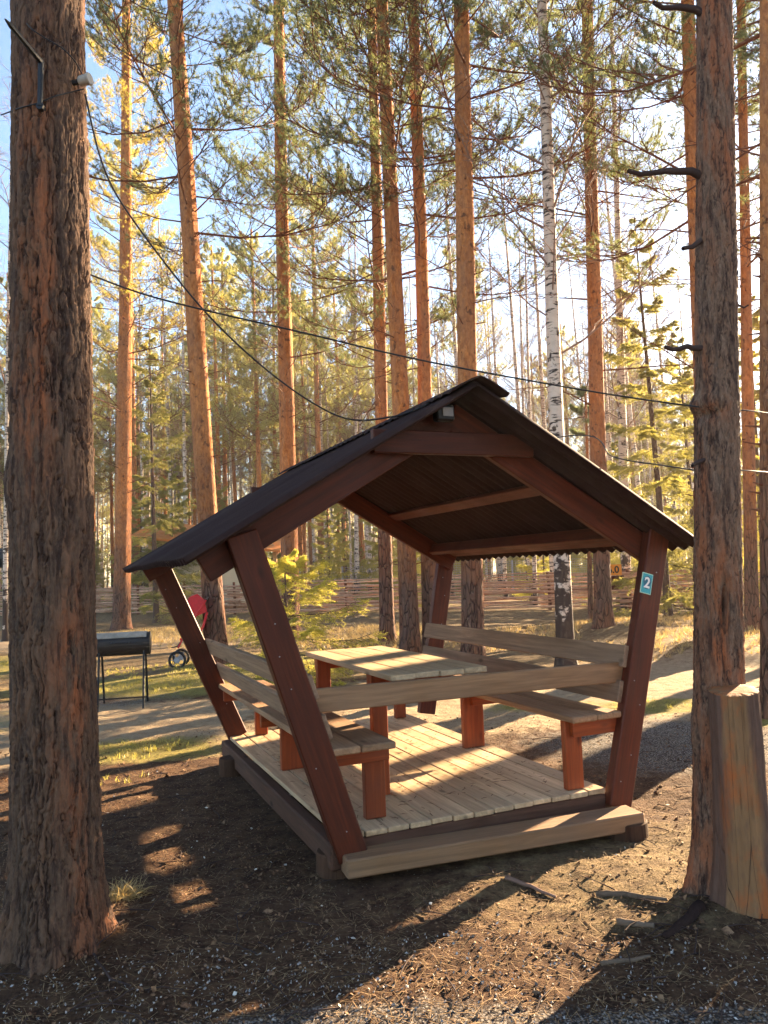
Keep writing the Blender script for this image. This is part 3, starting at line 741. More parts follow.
def things_on_gazebo():
    # table
    t = empty('table', W(.63, .9, .2), 'long wooden picnic table with pale plank top standing inside the gazebo', 'table', rz=TH)
    mb = MB(); x0, x1 = .33, .935; n = 4; w = (x1-x0)/n
    for i in range(n): mb.box(W(x0+w*(i+.5), .90+random.uniform(-.006, .006), .915+random.uniform(-.0015, .0015)), V*.77, U*(w/2-.0015), Z*.016, .004)
    mb.build('tabletop', M['deck'], t, frame_of(W(.63, .9, .9), V))
    for x, y in ((.405, .50), (.405, 1.50), (.86, 1.58), (.72, .30)):
        if (x, y) == (.72, .30): continue
        plank('leg', M['stain_red'], W(x, y, .202), W(x, y, .898), U, .095, .05, t)
    for y in (.545, 1.54): plank('cross_brace', M['stain_red'], W(.36, y, .855), W(.91, y, .855), Z, .08, .035, t)
    plank('stretcher', M['stain_red'], W(.63, .57, .85), W(.63, 1.52, .85), Z, .08, .035, t)
    # log blocks
    for (u, v, zt, r, lab) in ((333, 868, .085, .105, 'dark cut log block under the near left end of the gazebo step'),
                               (232, 762, .085, .10, 'cut log block under the far left corner of the gazebo floor'),
                               (628, 826, .06, .12, 'cut log block under the right end of the gazebo step')):
        c = onz(u, v, zt/2); c.z = 0
        if 'right' in lab: c = onz(640, 838, .0); c = c+Vector((-.05, .09, 0)); zt = .075
        if 'near left' in lab: c = onz(333, 876, 0)+Vector((.01, .08, 0)); zt = .10; r = .10
        if 'far left' in lab: c = W(-.10, 2.28, 0); zt = .115; r = .09
        mb = MB(); pts = [c-Z*.08, c+Z*(zt-.028), c+Z*(zt-.006), c+Z*zt]; mb.tube(pts, [r*1.04, r, r*.99, r*.93], 28)
        b = mb.build('log_block', M['endgrain'], None, frame_of(c, Z, U)); tag(b, lab, 'log block', 'log blocks under the gazebo')
    # number plate
    c = at(645.5, 583, 4.7)
    pa, pb = W(1.649, -.045, .09), W(2.075, -.045, 1.69); a = (pb-pa).normalized()
    # point on the front face of the post
    d = ray(646.5, 583.5); o0 = Vector((0, 0, H)); k = (-.083-(o0-ORG).dot(V))/d.dot(V); c = o0+d*k
    s = empty('number_sign', c, 'small teal plate with white numeral 2 on the front right gazebo post', 'sign')
    n = -V; x = U*.995; x = (x-a*x.dot(a)).normalized(); fr = Matrix((x, a, x.cross(a))).transposed().to_4x4(); fr.translation = c
    if fr.col[2].xyz.dot(n) < 0: fr = Matrix((-x, a, (-x).cross(a))).transposed().to_4x4(); fr.translation = c
    nx, nz_ = fr.col[0].xyz, fr.col[2].xyz
    mb = MB(); mb.box(c, nx*.041, a*.062, nz_*.002, .001); mb.build('plate', M['pale_green'], s)
    mb = MB(); mb.box(c+nz_*.0026, nx*.036, a*.057, nz_*.001, .0005); mb.build('panel', M['teal'], s)
    mb = MB(); ring = [c+nz_*.0042+nx*math.cos(q)*.029*(1+.08*math.sin(3*q))+a*(math.sin(q)*.040+.006) for q in np.linspace(0, 6.283, 30)[:-1]]
    mb.add(ring+[p-nz_*.001 for p in ring], [tuple(range(29))]+[(i, (i+29), (i+1) % 29+29, (i+1) % 29) for i in range(29)]); mb.build('print', M['teal_dark'], s)
    text_obj('numeral', '2', .088, M['white'], Matrix.Translation(nz_*.0055+a*.002) @ fr, s, bold=.0022)
    # flood lamp under the ridge
    c = W(.60, -.10, 2.33); l = empty('lamp', c, 'small black floodlight mounted high under the front ridge of the gazebo', 'lamp')
    mb = MB(); mb.box(c, U*.055, V*.03, Z*.045, .01); mb.build('housing', M['black_metal'], l)
    mb = MB(); mb.box(c+U*.01-V*.033+Z*.002, U*.032, V*.004, Z*.024, .002); mb.build('lens', M['grey'], l)
    mb = MB(); mb.tube([c+Z*.04, c+Z*.075+V*.02], .008, 8); mb.build('bracket', M['black_metal'], l)
things_on_gazebo()

# ------------------------------------------------------------------ foreground trunks
def hero_trunk(name, p0, p1, radii, sides, rings, zfine, height, seed, lobes, features=(), plate=(34, 7), depth=.013, furrow=0.7):
    """p0 at z=0 to p1 (any height): axis; radii: list (z, r)"""
    ax = (p1-p0)/(p1.z-p0.z)
    zf = np.linspace(-.12, zfine, rings); zc_ = np.linspace(zfine, height, 50)[1:]; h = np.concatenate([zf, zc_])
    zz = [a for a, _ in radii]; rr = [b for _, b in radii]; r = np.interp(h, zz, rr)
    an = np.arange(sides)*2*np.pi/sides
    A, Hh = np.meshgrid(an, h); Rr = np.repeat(r[:, None], sides, 1)
    # root flare lobes
    for (a0, wd, amp, dec) in lobes:
        da = np.angle(np.exp(1j*(A-a0))); Rr = Rr+amp*np.exp(-(da/wd)**2)*np.exp(-np.maximum(Hh, 0)/dec)
    Rr = Rr*(1+.03*np.sin(A*2+Hh*.8+seed)+.02*np.sin(A*3-Hh*1.7+seed*2))
    for (a0, z0, wa, wz, amp) in features:
        da = np.angle(np.exp(1j*(A-a0))); Rr = Rr+amp*np.exp(-(da/wa)**2-((Hh-z0)/wz)**2)
    cx = p0.x+ax.x*Hh; cy = p0.y+ax.y*Hh
    px = (np.cos(A)*r[:, None]).ravel(); py = (np.sin(A)*r[:, None]).ravel(); pz = Hh.ravel()
    q = np.stack([px*plate[0], py*plate[0], pz*plate[1]], 1)
    wz = np.stack([px*9, py*9, pz*4], 1)
    warp = np.stack([fbm(wz, 3, seed), fbm(wz, 3, seed+20), fbm(wz, 3, seed+40)], 1)-.45
    wf = np.stack([px*55, py*55, pz*22], 1); warp2 = np.stack([fbm(wf, 3, seed+3), fbm(wf, 3, seed+23), fbm(wf, 3, seed+43)], 1)-.45
    q = q+warp*np.array([2.6, 2.6, 2.2])+warp2*np.array([.9, .9, .8])
    f1, f2, cid = worley(q, seed)
    q2 = np.stack([px*plate[0]*2.3, py*plate[0]*2.3, pz*plate[1]*2.2], 1)+warp*3+warp2*1.5; g1, g2, cid2 = worley(q2, seed+9)
    e1 = np.clip((f2-f1)/.38, 0, 1); e2 = np.clip((g2-g1)/.35, 0, 1)
    fur = 1-2*np.abs(fbm(np.stack([px*26, py*26, pz*2.2], 1)+warp*2.5+warp2*.8, 4, seed+60)-.47); fur = np.clip((1-fur)*6, 0, 1); fur = fur*.6+.15
    rough = fbm(np.stack([px*120, py*120, pz*45], 1), 3, seed+80)
    fade = np.interp(pz, [0, 2.5, 5, 9], [1, .8, .5, .2])
    disp = depth*fade*(e1**.7*(.30+.55*cid)+.35*e2*cid2-(1-np.clip(fur*2.4-.35, 0, 1))*furrow*1.6)+.0050*(rough-.45)*2
    R2 = Rr.ravel()+disp-depth*.5
    v = np.stack([cx.ravel()+R2*np.cos(A.ravel()), cy.ravel()+R2*np.sin(A.ravel()), pz], 1)
    n = len(h); i, k = np.meshgrid(np.arange(n-1), np.arange(sides), indexing='ij'); k2 = (k+1) % sides
    quads = np.stack([i*sides+k, i*sides+k2, (i+1)*sides+k2, (i+1)*sides+k], -1).reshape(-1, 4)
    crack = e1*.35+np.clip(fur*2.4-.35, 0, 1)*.75-.1+e2*.15
    orange = np.clip(fbm(np.stack([px*6, py*6, pz*.8], 1), 3, seed+33)*3-1.0, 0, 1)
    for f in features:
        if len(f) and f[4] < 0:
            da = np.angle(np.exp(1j*(A.ravel()-f[0]))); orange = np.maximum(orange, 1.3*np.exp(-(da/(f[2]*2.0))**2-((pz-f[1])/(f[3]*2.2))**2))
    v[:, 0] -= p0.x; v[:, 1] -= p0.y
    me = mesh_np('trunk', v, quads, dict(crack=np.clip(crack, 0, 1), plate=cid, orange=np.clip(orange, 0, 1)), True)
    return me, ax

rng = np.random.default_rng(5)
def front_crown(root, ax, z0, z1, n, rng, L=2.3, dead=6, T=None):
    c = Crown(rng)
    for k in range(n):
        f = (k+rng.random())/n; h = z0+(z1-z0)*f; c.limb(T or TP, np.array([ax.x*h, ax.y*h, h]), k*2.4, rng.uniform(0, .4)+f*.4, L*(1-f)**.5*rng.uniform(.7, 1.1)+.3)
    return c
# left
pb = onz(57, 955, 0); pt = at(48, 0, pb.y)
big1 = empty('pine_tree', (pb.x, pb.y, 0), 'thick dark pine trunk with deeply furrowed bark filling the left edge', 'pine tree', 'pine trees around the gazebo')
hme, ax1 = hero_trunk('l', Vector((pb.x, pb.y, 0)), pt, [(-.2, .205), (.0, .192), (.35, .178), (.8, .173), (2, .168), (4, .150), (10, .125), (21, .04)], 380, 1150, 4.7, 21, 3,
    [(-1.55, .33, .09, .13), (-.55, .3, .05, .14), (3.6, .35, .10, .12), (-2.5, .3, .07, .13), (.6, .4, .08, .15), (1.9, .4, .08, .15)],
    [(-1.75, 2.9, .25, .12, .015), (-2.6, 1.9, .3, .1, .02)])
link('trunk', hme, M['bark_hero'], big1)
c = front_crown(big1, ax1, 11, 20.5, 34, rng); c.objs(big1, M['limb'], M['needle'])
# right
pb = onz(722, 905, 0); pb = Vector((pb.x+.02, pb.y+.06, 0)); pt = at(714, 0, pb.y)
big2 = empty('pine_tree', (pb.x, pb.y, 0), 'tall pine with a burl and scarred bark rising behind the cut stump at right', 'pine tree', 'pine trees around the gazebo')
def ang_to_cam(p): return math.atan2(-p.y, -p.x)
aC = ang_to_cam(pb)
hme, ax2 = hero_trunk('r', pb, pt, [(-.2, .150), (0, .135), (.3, .115), (1, .104), (2, .096), (4, .084), (10, .075), (20, .03)], 300, 1000, 4.9, 20, 14,
    [(aC+.9, .35, .05, .12), (aC-1.0, .4, .06, .14), (aC-.1, .3, .05, .13), (aC+2.4, .5, .06, .15)],
    [(aC+.30, 1.30, .13, .09, -.045), (aC+.25, 1.12, .16, .16, -.014), (aC+.45, 1.42, .2, .05, .012), (aC-1.1, 2.20, .45, .045, .034), (aC-.5, 2.15, .6, .022, -.024), (aC-.1, 2.21, .5, .05, .020), (aC-1.2, .75, .35, .12, .014), (aC+.1, 1.22, .3, .16, -.012)], plate=(50, 20), depth=.007, furrow=.15)
link('trunk', hme, M['bark_hero_light'], big2)
c = front_crown(big2, ax2, 10.5, 19.5, 26, rng, 2.0)
def dead_stub(c, z, u1, v1, r0, r1, ax, base):
    """broken branch from the trunk axis at height z to pixel (u1,v1)"""
    s = np.array([ax.x*z, ax.y*z, z]); e = at(u1, v1, base.y-.08); e = np.array([e.x-base.x, e.y-base.y, e.z])
    t = np.linspace(0, 1, 8)[:, None]; P = s+(e-s)*t+np.array([0, 0, .03])*np.sin(t*5)+np.random.default_rng(int(z*100)).normal(0, .004, (8, 3))
    v, q = tubes(P[None], np.linspace(r0, r1, 8)[None], 8); c.wv.append(v); c.wq.append(q+c.wo); c.wo += len(v)
def zof(u, v, Y): return at(u, v, Y).z
dead_stub(c, zof(700, 184, pb.y), 629, 165, .022, .010, ax2, pb)
dead_stub(c, zof(700, 24, pb.y), 652, -2, .020, .010, ax2, pb)
dead_stub(c, zof(705, 362, pb.y), 664, 340, .017, .009, ax2, pb)
dead_stub(c, zof(706, 250, pb.y), 683, 241, .015, .010, ax2, pb)
dead_stub(c, zof(705, 470, pb.y), 690, 458, .013, .008, ax2, pb)
dead_stub(c, zof(722, 20, pb.y), 752, -20, .012, .008, ax2, pb)
dead_stub(c, zof(722, 310, pb.y), 748, 300, .010, .004, ax2, pb)
c.objs(big2, M['limb_dark'], M['needle'])
BIG2 = pb
# cut stump fused to it
def stump_mat():
    t = NT('barkless_stump', .7, .25)
    co = t.coord('Object', (14, 14, 1.2)); n = t.noise(co, 2, 5, .6, .5); b = t.noise(t.coord('Object', (1, 1, .5)), 7, 4, .6); f = t.noise(t.coord('Object', (1, 1, .3)), 60, 4)
    c = t.mix(n, (.12, .056, .024), (.34, .18, .08)); c = t.mix(t.ramp(b, [(.45, 0), (.60, .9)]), c, (.36, .095, .022)); c = t.mix(t.ramp(f, [(.3, .5), (.5, 0)]), c, (.14, .075, .045))
    vo = t.node('ShaderNodeTexVoronoi'); vo.feature = 'DISTANCE_TO_EDGE'; vo.inputs['Scale'].default_value = 1; 
    t.L(t.coord('Object', (16, 16, .55)), vo.inputs['Vector'])
    cr = t.ramp(vo.outputs['Distance'], [(0, 1), (.012, 0)]); c = t.mix(cr, c, (.03, .015, .01))
    bk = t.attr('bark'); c = t.mix(bk, c, t.mix(f, (.06, .032, .024), (.17, .09, .06)))
    t.color(c); t.bump(t.math('SUBTRACT', n, t.math('MULTIPLY', cr, 2.0)), .6, .006); return t.m
M['stump'] = stump_mat()
def stump():
    c = onz(740, 922, 0)+Vector((.062, .05, 0)); ztop = at(740, 690, c.y).z; aS = math.atan2(-c.y, -c.x)
    sides, rings = 160, 260; h = np.linspace(-.1, ztop, rings); an = np.arange(sides)*2*np.pi/sides; A, Hh = np.meshgrid(an, h)
    r = .092+.02*np.exp(-np.maximum(Hh, 0)/.16)
    for a0, w, amp, dec in ((aS+1.2, .4, .055, .16), (aS-.6, .35, .03, .1), (aS+.2, .25, .022, .09), (aS-1.6, .5, .06, .2)):
        r = r+amp*np.exp(-(np.angle(np.exp(1j*(A-a0)))/w)**2)*np.exp(-np.maximum(Hh, 0)/dec)
    P = np.stack([np.cos(A)*4, np.sin(A)*4, Hh*2.2], -1).reshape(-1, 3); w = fbm(P, 4, 3).reshape(A.shape)
    P2 = np.stack([np.cos(A)*14, np.sin(A)*14, Hh*2], -1).reshape(-1, 3); w2 = fbm(P2, 3, 8).reshape(A.shape)
    da = np.angle(np.exp(1j*(A-(aS+.05)))); bark = sst(.50, .85, np.abs(da)+(w-.45)*1.1+.25*np.maximum(0, .5-Hh*.8)*0)
    r = r+(w-.45)*.006+(w2-.45)*.005+bark*(.007+(w2-.45)*.022)
    for a0, wd, dp in ((aS-.05, .012, .010), (aS+.42, .010, .008)):
        dd = np.angle(np.exp(1j*(A-a0-.05*np.sin(Hh*5)-(w2-.45)*.06))); r = r-dp*np.exp(-(dd/wd)**2)*sst(.2, .4, Hh)
    Hh = Hh+.012*np.cos(A-1)*sst(ztop-.2, ztop, Hh)+(w2-.45)*.004*sst(ztop-.03, ztop, Hh)
    v = np.stack([r*np.cos(A), r*np.sin(A), Hh], -1).reshape(-1, 3)
    i, k = np.meshgrid(np.arange(rings-1), np.arange(sides), indexing='ij'); k2 = (k+1) % sides
    q = np.stack([i*sides+k, i*sides+k2, (i+1)*sides+k2, (i+1)*sides+k], -1).reshape(-1, 4)
    nv = len(v); tr_ = v[-sides:]; cc = tr_.mean(0)
    inner = cc+(tr_-cc)*.93; inner[:, 2] = cc[2]+.012*np.cos(an-1)+.002; mid_ = cc+(tr_-cc)*.5; mid_[:, 2] = cc[2]+.006*np.cos(an-1)+.002
    v = np.concatenate([v, tr_, inner, mid_, cc[None]+np.array([[0, 0, .002]])]); kk = np.arange(sides); k3 = (kk+1) % sides
    cap = np.concatenate([np.stack([nv+kk, nv+k3, nv+sides+k3, nv+sides+kk], 1), np.stack([nv+sides+kk, nv+sides+k3, nv+2*sides+k3, nv+2*sides+kk], 1)]); cen_ = np.stack([nv+2*sides+kk, nv+2*sides+k3, np.full(sides, nv+3*sides)], 1)
    me = mesh_np('tree_stump', v, [q, cap, cen_], dict(bark=np.concatenate([bark.ravel(), np.zeros(3*sides+1)])), True)
    o = link('tree_stump', me, M['stump'], None, (c.x, c.y, 0)); tag(o, 'chest-high cut stump stripped of bark in front of the right pine', 'tree stump')
stump()

# ------------------------------------------------------------------ other trees named in the photo
GP = 'pine trees around the gazebo'
def place(u, v, utop, **kw):
    b = onz(u, v, 0); b.z = gz(b.x, b.y)-.02; t = at(utop, 0, b.y); s = 1/(t.z-b.z)
    return b, ((t.x-b.x)*s, 0)
def hero_pine(u, v, utop, w450, height, label, seed, **kw):
    b, s = place(u, v, utop); d = b.y; r = w450/2/F*d*1.02
    hh = height; top = (s[0]*hh, 0)
    return pine('pine_tree', b, top, hh, r*1.06, label, GP, np.random.default_rng(seed), r1=r*.45, **kw)
hero_pine(122, 629, 127, 16, 23, 'slim orange pine between the thick left trunk and the roof eave', 31, live=(8.5, 46), dead=(4, 26), nmat='needle_backlit', dl=(.8, 2.6))
hero_pine(217, 664, 175, 20, 22, 'pine leaning left with orange bark rising behind the left roof slope', 32, live=(7.5, 58), dead=(4.5, 22))
hero_pine(291, 640, 279, 16.5, 22, 'straight orange pine rising right behind the middle of the left roof slope', 33, live=(6.5, 60), dead=(4, 24))
hero_pine(387, 643, 371, 13.5, 22, 'thinnest of the three close pines behind the roof, leftmost of them', 34, live=(5.5, 66), dead=(4, 20))
hero_pine(411, 657, 383, 18, 20, 'darker pine in the middle of the three close pines behind the roof', 35, live=(8, 42), dead=(5, 16))
hero_pine(431, 655, 414, 15, 21, 'bright orange pine, rightmost of the three close pines behind the roof', 36, live=(6.5, 52), dead=(4, 18))
hero_pine(473, 668, 461, 21, 20, 'stout pine rising straight behind the peak of the gazebo roof', 37, live=(7.5, 50), dead=(4.5, 12))
hero_pine(604, 636, 587, 16, 22, 'orange pine with many upswept bare limbs between the two birches', 38, live=(7.5, 54), dead=(4, 30), dl=(1.2, 2.9))
hero_pine(712, 660, 688, 17, 20, 'orange pine mostly hidden behind the scarred right pine', 39, live=(6, 50), dead=(4, 12))
hero_pine(753, 640, 740, 12, 19, 'slim orange pine leaning left in the gap right of the scarred pine', 40, live=(6, 34), dead=(4, 20))
hero_pine(768, 720, 764, 14, 19, 'thin dark pine cut by the right edge of the view', 41, live=(6, 34), dead=(4, 10))
b, s = place(590, 640, 560)
pine('pine_tree', onz(591, 622, 0), (.2, 0), 6.0, .07, 'short thin pine pole in front of the wattle fence beside the orange pine', GP, np.random.default_rng(42), live=(4.6, 8), dead=(2.0, 6), sparse=True, Ls=(.4, .8))
b, s = place(566, 668, 541); birch('birch_tree', b, (s[0]*18, 0), 18, .125, 'white birch with black base and thick pale trunk right of the roof peak', np.random.default_rng(50) and None, np.random.default_rng(50), n=44, start=4.5)
b, s = place(627, 612, 611); birch('birch_tree', b, (s[0]*21, 0), 21, .155, 'slender dark-flecked birch right of the orange pine with upswept limbs', None, np.random.default_rng(51), n=50, start=5)
b, s = place(5, 640, 12); birch('birch_tree', b, (s[0]*17, 0), 17, .07, 'thin pale birch at the far left edge outside the thick trunk', None, np.random.default_rng(52), n=22, start=6)

def spr(u, v, Y, ztop_v, wpx, label, seed, nmat='spruce', **kw):
    kw['n'] = int(kw.get('n', 60)*.8)
    b = at(u, v, Y); x = b.x; b = Vector((x, Y, gz(x, Y)-.02)); zt = at(u, ztop_v, Y).z
    return spruce('spruce_tree', b, zt, max(.03, zt*.010), wpx/2/F*Y, label, 'spruces among the pines', np.random.default_rng(seed), nmat, lo=.65, **kw)
spr(668, 600, 18.5, 215, 150, 'tall yellow-green spruce left of the scarred right pine', 60, n=62)
spr(156, 600, 26, 330, 110, 'green spruce behind the slim left pine', 61, n=46)
spr(700, 600, 24, 330, 110, 'spruce behind the right pine, half hidden by its trunk', 62, n=70)
spr(545, 600, 30, 480, 70, 'small yellowish spruce beyond the fence behind the white birch', 63, nmat='sapling', n=50)
spr(766, 600, 20, 300, 120, 'spruce cut by the right edge, backlit gold painted into its needles', 66, nmat='needle_backlit', n=70)
sb = onz(288, 668, 0); sb = Vector((sb.x, sb.y, 0)); sb = at(288, 600, 10.6); sb = Vector((sb.x, 10.6, gz(sb.x, 10.6)))
spruce('spruce_sapling', sb, 1.72, .020, 1.2, 'bright yellow-green young spruce growing behind the left side of the gazebo', None, np.random.default_rng(65), 'sapling', n=27, start=.12, lo=.6, cat='young spruce', T=TSAP)

# ------------------------------------------------------------------ wattle fence
def rod_mat():
    t = NT('woven_rods', .8, .2); r = t.attr('rnd'); n = t.noise(t.coord(), 12, 4)
    c = t.mix(r, (.34, .17, .10), (.66, .42, .29)); c = t.mix(t.ramp(n, [(.35, .5), (.6, 0)]), c, (.26, .15, .10)); t.color(c); return t.m
M['rods'] = rod_mat()
def fence():
    rg = np.random.default_rng(3)
    P0 = FA-FD*10; n = 16; step = 2.35
    f = empty('wattle_fence', (P0[0], P0[1], gz(*P0)), 'low woven rod fence of pinkish brown poles running across behind the pines', 'fence')
    for i in range(n+1):
        p = P0+FD*step*i; z = gz(*p); mb = MB(); h = 1.16+rg.uniform(-.05, .1)
        mb.tube([(p[0], p[1], z-.1), (p[0]+.01, p[1], z+h*.5), (p[0]+rg.uniform(-.03, .03), p[1], z+h)], [.055, .05, .045], 9)
        mb.build('post', M['limb'], f)
        if i == n: break
        K = 17; polys = []; rad = []; rn = []
        nr = 18
        for k in range(nr):
            zz = 0.06+1.04*(k+.5)/nr; sgn = 1 if k % 2 else -1
            t = np.linspace(-.12, 1.12, K); q = P0[None]+FD[None]*step*(i+t)[:, None]
            off = sgn*.055*np.cos(t*np.pi*2)+rg.normal(0, .006, K); wz = zz+rg.normal(0, .011, K).cumsum()*.6+rg.normal(0, .018)
            x = q[:, 0]+FN[0]*off; y = q[:, 1]+FN[1]*off; g0 = gz_np(x, y)
            polys.append(np.stack([x, y, g0+wz], 1)); r0 = rg.uniform(.022, .038); rr = np.linspace(r0, r0*.7, K); rad.append(rr[::(1 if rg.random() < .5 else -1)]); rn.append(rg.random())
        v, q = tubes(np.array(polys), np.array(rad), 6); v = v-np.array(f.location)
        me = mesh_np('woven_rods', v, q, dict(rnd=np.repeat(rn, K*6)), True); link('woven_rods', me, M['rods'], f)
fence()

def misc():
    # open pavilion behind the fence
    Y = 33.0
    def P(u, v, y=Y): return at(u, v, y)
    c = P(210, 590); c.z = 0
    p = empty('pavilion', c, 'open shelter with orange boarded roof and cream wall sheet beyond the fence', 'shelter')
    a = P(137, 527); b = P(283, 541); zt = a.z
    x0, x1 = a.x, b.x
    mb = MB(); dz_ = b.z-a.z; mb.box(((x0+x1)/2, Y+.9, zt-.05+dz_/2), Vector(((x1-x0)/2, 0, dz_/2)), Vector((0, 1.9, .42)), Vector((0, -.02, .05))); mb.build('roof', M['orange_wood'], p, frame_of(Vector(((x0+x1)/2, Y+.9, zt)), Vector((1, 0, 0))))
    for k in range(9):
        xx = x0+.15+(x1-x0-.3)*k/8; mb = MB(); mb.box((xx, Y+.9, zt-.16+dz_*(xx-x0)/(x1-x0)), Vector((.04, 0, 0)), Vector((0, 1.85, .41)), Vector((0, 0, .06))); mb.build('rafter', M['orange_wood'], p)
    for u in (146, 283):
        for yy in (Y-.3, Y+2.4):
            q = P(u, 560, Y); hh = zt-.25+(yy-Y)*.2+(dz_ if u > 200 else 0)
            mb = MB(); mb.box((q.x+(.3 if u < 200 else -.3), yy, hh/2), Vector((.08, 0, 0)), Vector((0, .08, 0)), Z*(hh/2)); mb.build('post', M['bare'], p)
    q = P(284, 560); mb = MB(); mb.tube([(q.x-.9, Y-.3, zt-.3), (q.x-.3, Y-.3, zt-1.2)], .05, 6); mb.build('brace', M['bare'], p)
    a = P(149, 556); b = P(242, 600); x0, x1 = a.x, b.x+.6
    mb = MB(); mb.box(((x0+x1)/2, Y+.3, (a.z+.2)/2), Vector(((x1-x0)/2, 0, 0)), Vector((0, .05, 0)), Z*((a.z-.2)/2)); mb.build('wall_sheet', M['cream'], p)
    # charcoal barrel grill
    def grill(u0, u1, vtop, vbot, Y, r, label, dy=0, legz=None):
        a = at(u0, (vtop+vbot)/2, Y); b = at(u1, (vtop+vbot)/2, Y); a.z = b.z = (a.z+b.z)/2
        b.y += .15
        c = (a+b)/2; g = empty('barrel_grill', (c.x, c.y, 0), label, 'grill')
        d = (b-a).normalized(); mb = MB(); L = (b-a).length
        mb.tube([a, a+d*.02, b-d*.02, b], [r*.97, r, r, r*.97], 26); mb.build('drum', M['grill'], g, smooth=False)
        nrm = Vector((-d.y, d.x, 0)); mb = MB(); ring = []
        for k in range(13):
            t = -.95+k*.175; q = nrm*math.sin(t)+Z*math.cos(t); ring.append(q*(r+.006))
        vv = [a+d*.03+q for q in ring]+[b-d*.03+q for q in ring]; n = len(ring)
        vv2 = [p_+Z*.004 for p_ in vv]
        mb.add(vv2+vv, [(k, k+1, n+k+1, n+k) for k in range(n-1)]+[(2*n+k, 2*n+n+k, 2*n+n+k+1, 2*n+k+1) for k in range(n-1)]); lid = mb.build('lid', M['grill_top'], g)
        mb = MB(); h1 = a+d*L*.4+nrm*-1*(r+.03)+Z*.03; mb.tube([h1, h1-nrm*.05, h1-nrm*.05+d*.2, h1+d*.2], .008, 7); mb.build('handle', M['black_metal'], lid)
        for rr_, pt_ in ((r*1.02, a), (r*1.02, b)):
            mb = MB(); mb.tube([pt_-d*.008, pt_+d*.008], rr_*1.02, 26); mb.build('end_rim', M['grill'], g)
        for e, sg in ((a+d*.14, -1), (a+d*.14, 1), (b-d*.06, -1), (b-d*.06, 1)):
            f = Vector((e.x, e.y, 0))+nrm*sg*.28-d*0; f.z = gz(f.x, f.y)-.02
            mb = MB(); mb.tube([e+nrm*sg*r*.75-Z*r*.6, f], .014, 8); mb.build('leg', M['black_metal'], g)
        mb = MB(); z3 = .12; mb.tube([Vector((a.x, a.y, z3))+nrm*-.25, Vector((b.x, b.y, z3))+nrm*-.25], .01, 6); mb.build('stretcher', M['black_metal'], g)
        return g
    grill(88, 146, 633, 657, 9.25, .135, 'sooty horizontal barrel grill on four thin legs beside the thick left trunk')
    # black tank on legs at the far left edge
    q = at(2, 558, 31); g = empty('barrel_grill', (q.x, q.y, 0), 'small black drum on thin legs far behind the fence at the left edge', 'grill')
    mb = MB(); mb.tube([q-Vector((.5, 0, 0)), q+Vector((.35, 0, 0))], .40, 18); mb.build('drum', M['black_metal'], g)
    for sx in (-.35, .28):
        for sy in (-.3, .3): mb = MB(); mb.tube([q+Vector((sx, 0, -.3)), Vector((q.x+sx, q.y+sy, 0))], .03, 6); mb.build('leg', M['black_metal'], g)
    # pushchair
    b = onz(188, 668, 0); Y = b.y; s = 1.0
    def Q(u, v, dy=0): return at(u, v, Y+dy)
    p = empty('pushchair', (b.x, b.y, 0), 'red child pushchair with folded hood parked behind the left corner post', 'pushchair')
    for i, (u, v, dy, r) in enumerate(((177, 651, -.0, .13), (181, 650, .42, .13), (204, 655, -.0, .10), (207, 653, .42, .10))):
        c = Q(u, v, dy); c.z = r+.005; mb = MB(); ring = [c+Vector((math.cos(t)*r, 0, math.sin(t)*r)) for t in np.linspace(0, 6.283, 21)]
        mb.tube(ring, .022, 8, False); w_ = mb.build('wheel', M['black_metal'], p)
        mb = MB(); mb.tube([c-Vector((0, .02, 0)), c+Vector((0, .02, 0))], .05, 10)
        for k in range(6): mb.tube([c, c+Vector((math.cos(k*1.047)*r, 0, math.sin(k*1.047)*r))], .006, 5)
        mb.build('hub', M['grey'], w_)
    for dy in (0, .42):
        mb = MB(); mb.tube([Q(178, 648, dy), Q(192, 622, dy), Q(206, 600, dy)], .014, 7); mb.tube([Q(205, 652, dy), Q(190, 630, dy)], .014, 7); mb.build('frame', M['red'], p)
    mb = MB(); mb.tube([Q(206, 600), Q(208, 597, .21), Q(206, 600, .42)], .016, 8); mb.build('handle', M['black_metal'], p)
    def shell(name, pts, mt, y0, y1, th=.02):
        n = len(pts); mb = MB(); A = [Q(u, v, y0) for u, v in pts]; B = [Q(u, v, y1) for u, v in pts]
        def off(L): return [L[i]+((L[min(i+1, n-1)]-L[max(i-1, 0)]).cross(Vector((0, 1, 0))).normalized())*th for i in range(n)]
        A2, B2 = off(A), off(B); vs = A+B+A2+B2; fs = []
        for i in range(n-1): fs += [(i, i+1, n+i+1, n+i), (2*n+i, 3*n+i, 3*n+i+1, 2*n+i+1), (i, 2*n+i, 2*n+i+1, i+1), (n+i, n+i+1, 3*n+i+1, 3*n+i)]
        fs += [(0, n, 3*n, 2*n), (n-1, 3*n-1, 4*n-1, 2*n-1)]; mb.add(vs, fs)
        if name == 'hood': mb.add([a_+Vector((0, -.001, 0)) for a_ in A]+[b_+Vector((0, .001, 0)) for b_ in B], [tuple(range(n)), tuple(range(2*n-1, n-1, -1))])
        return mb.build(name, mt, p)
    shell('hood', [(184, 622), (185, 607), (190, 598), (197, 595), (203, 600), (206, 612)], M['red'], .02, .40)
    shell('seat', [(206, 612), (202, 626), (197, 636), (188, 639), (180, 638)], M['red'], .06, .36, .04)
    shell('footrest', [(181, 640), (177, 646), (171, 647)], M['black_metal'], .1, .32)
    # blue barrel and orange sign beyond
    q = at(661, 575, 26); g0 = gz(q.x, q.y); bb = empty('barrel', (q.x, q.y, g0), 'bright blue plastic barrel on its stand beyond the right end of the fence', 'barrel')
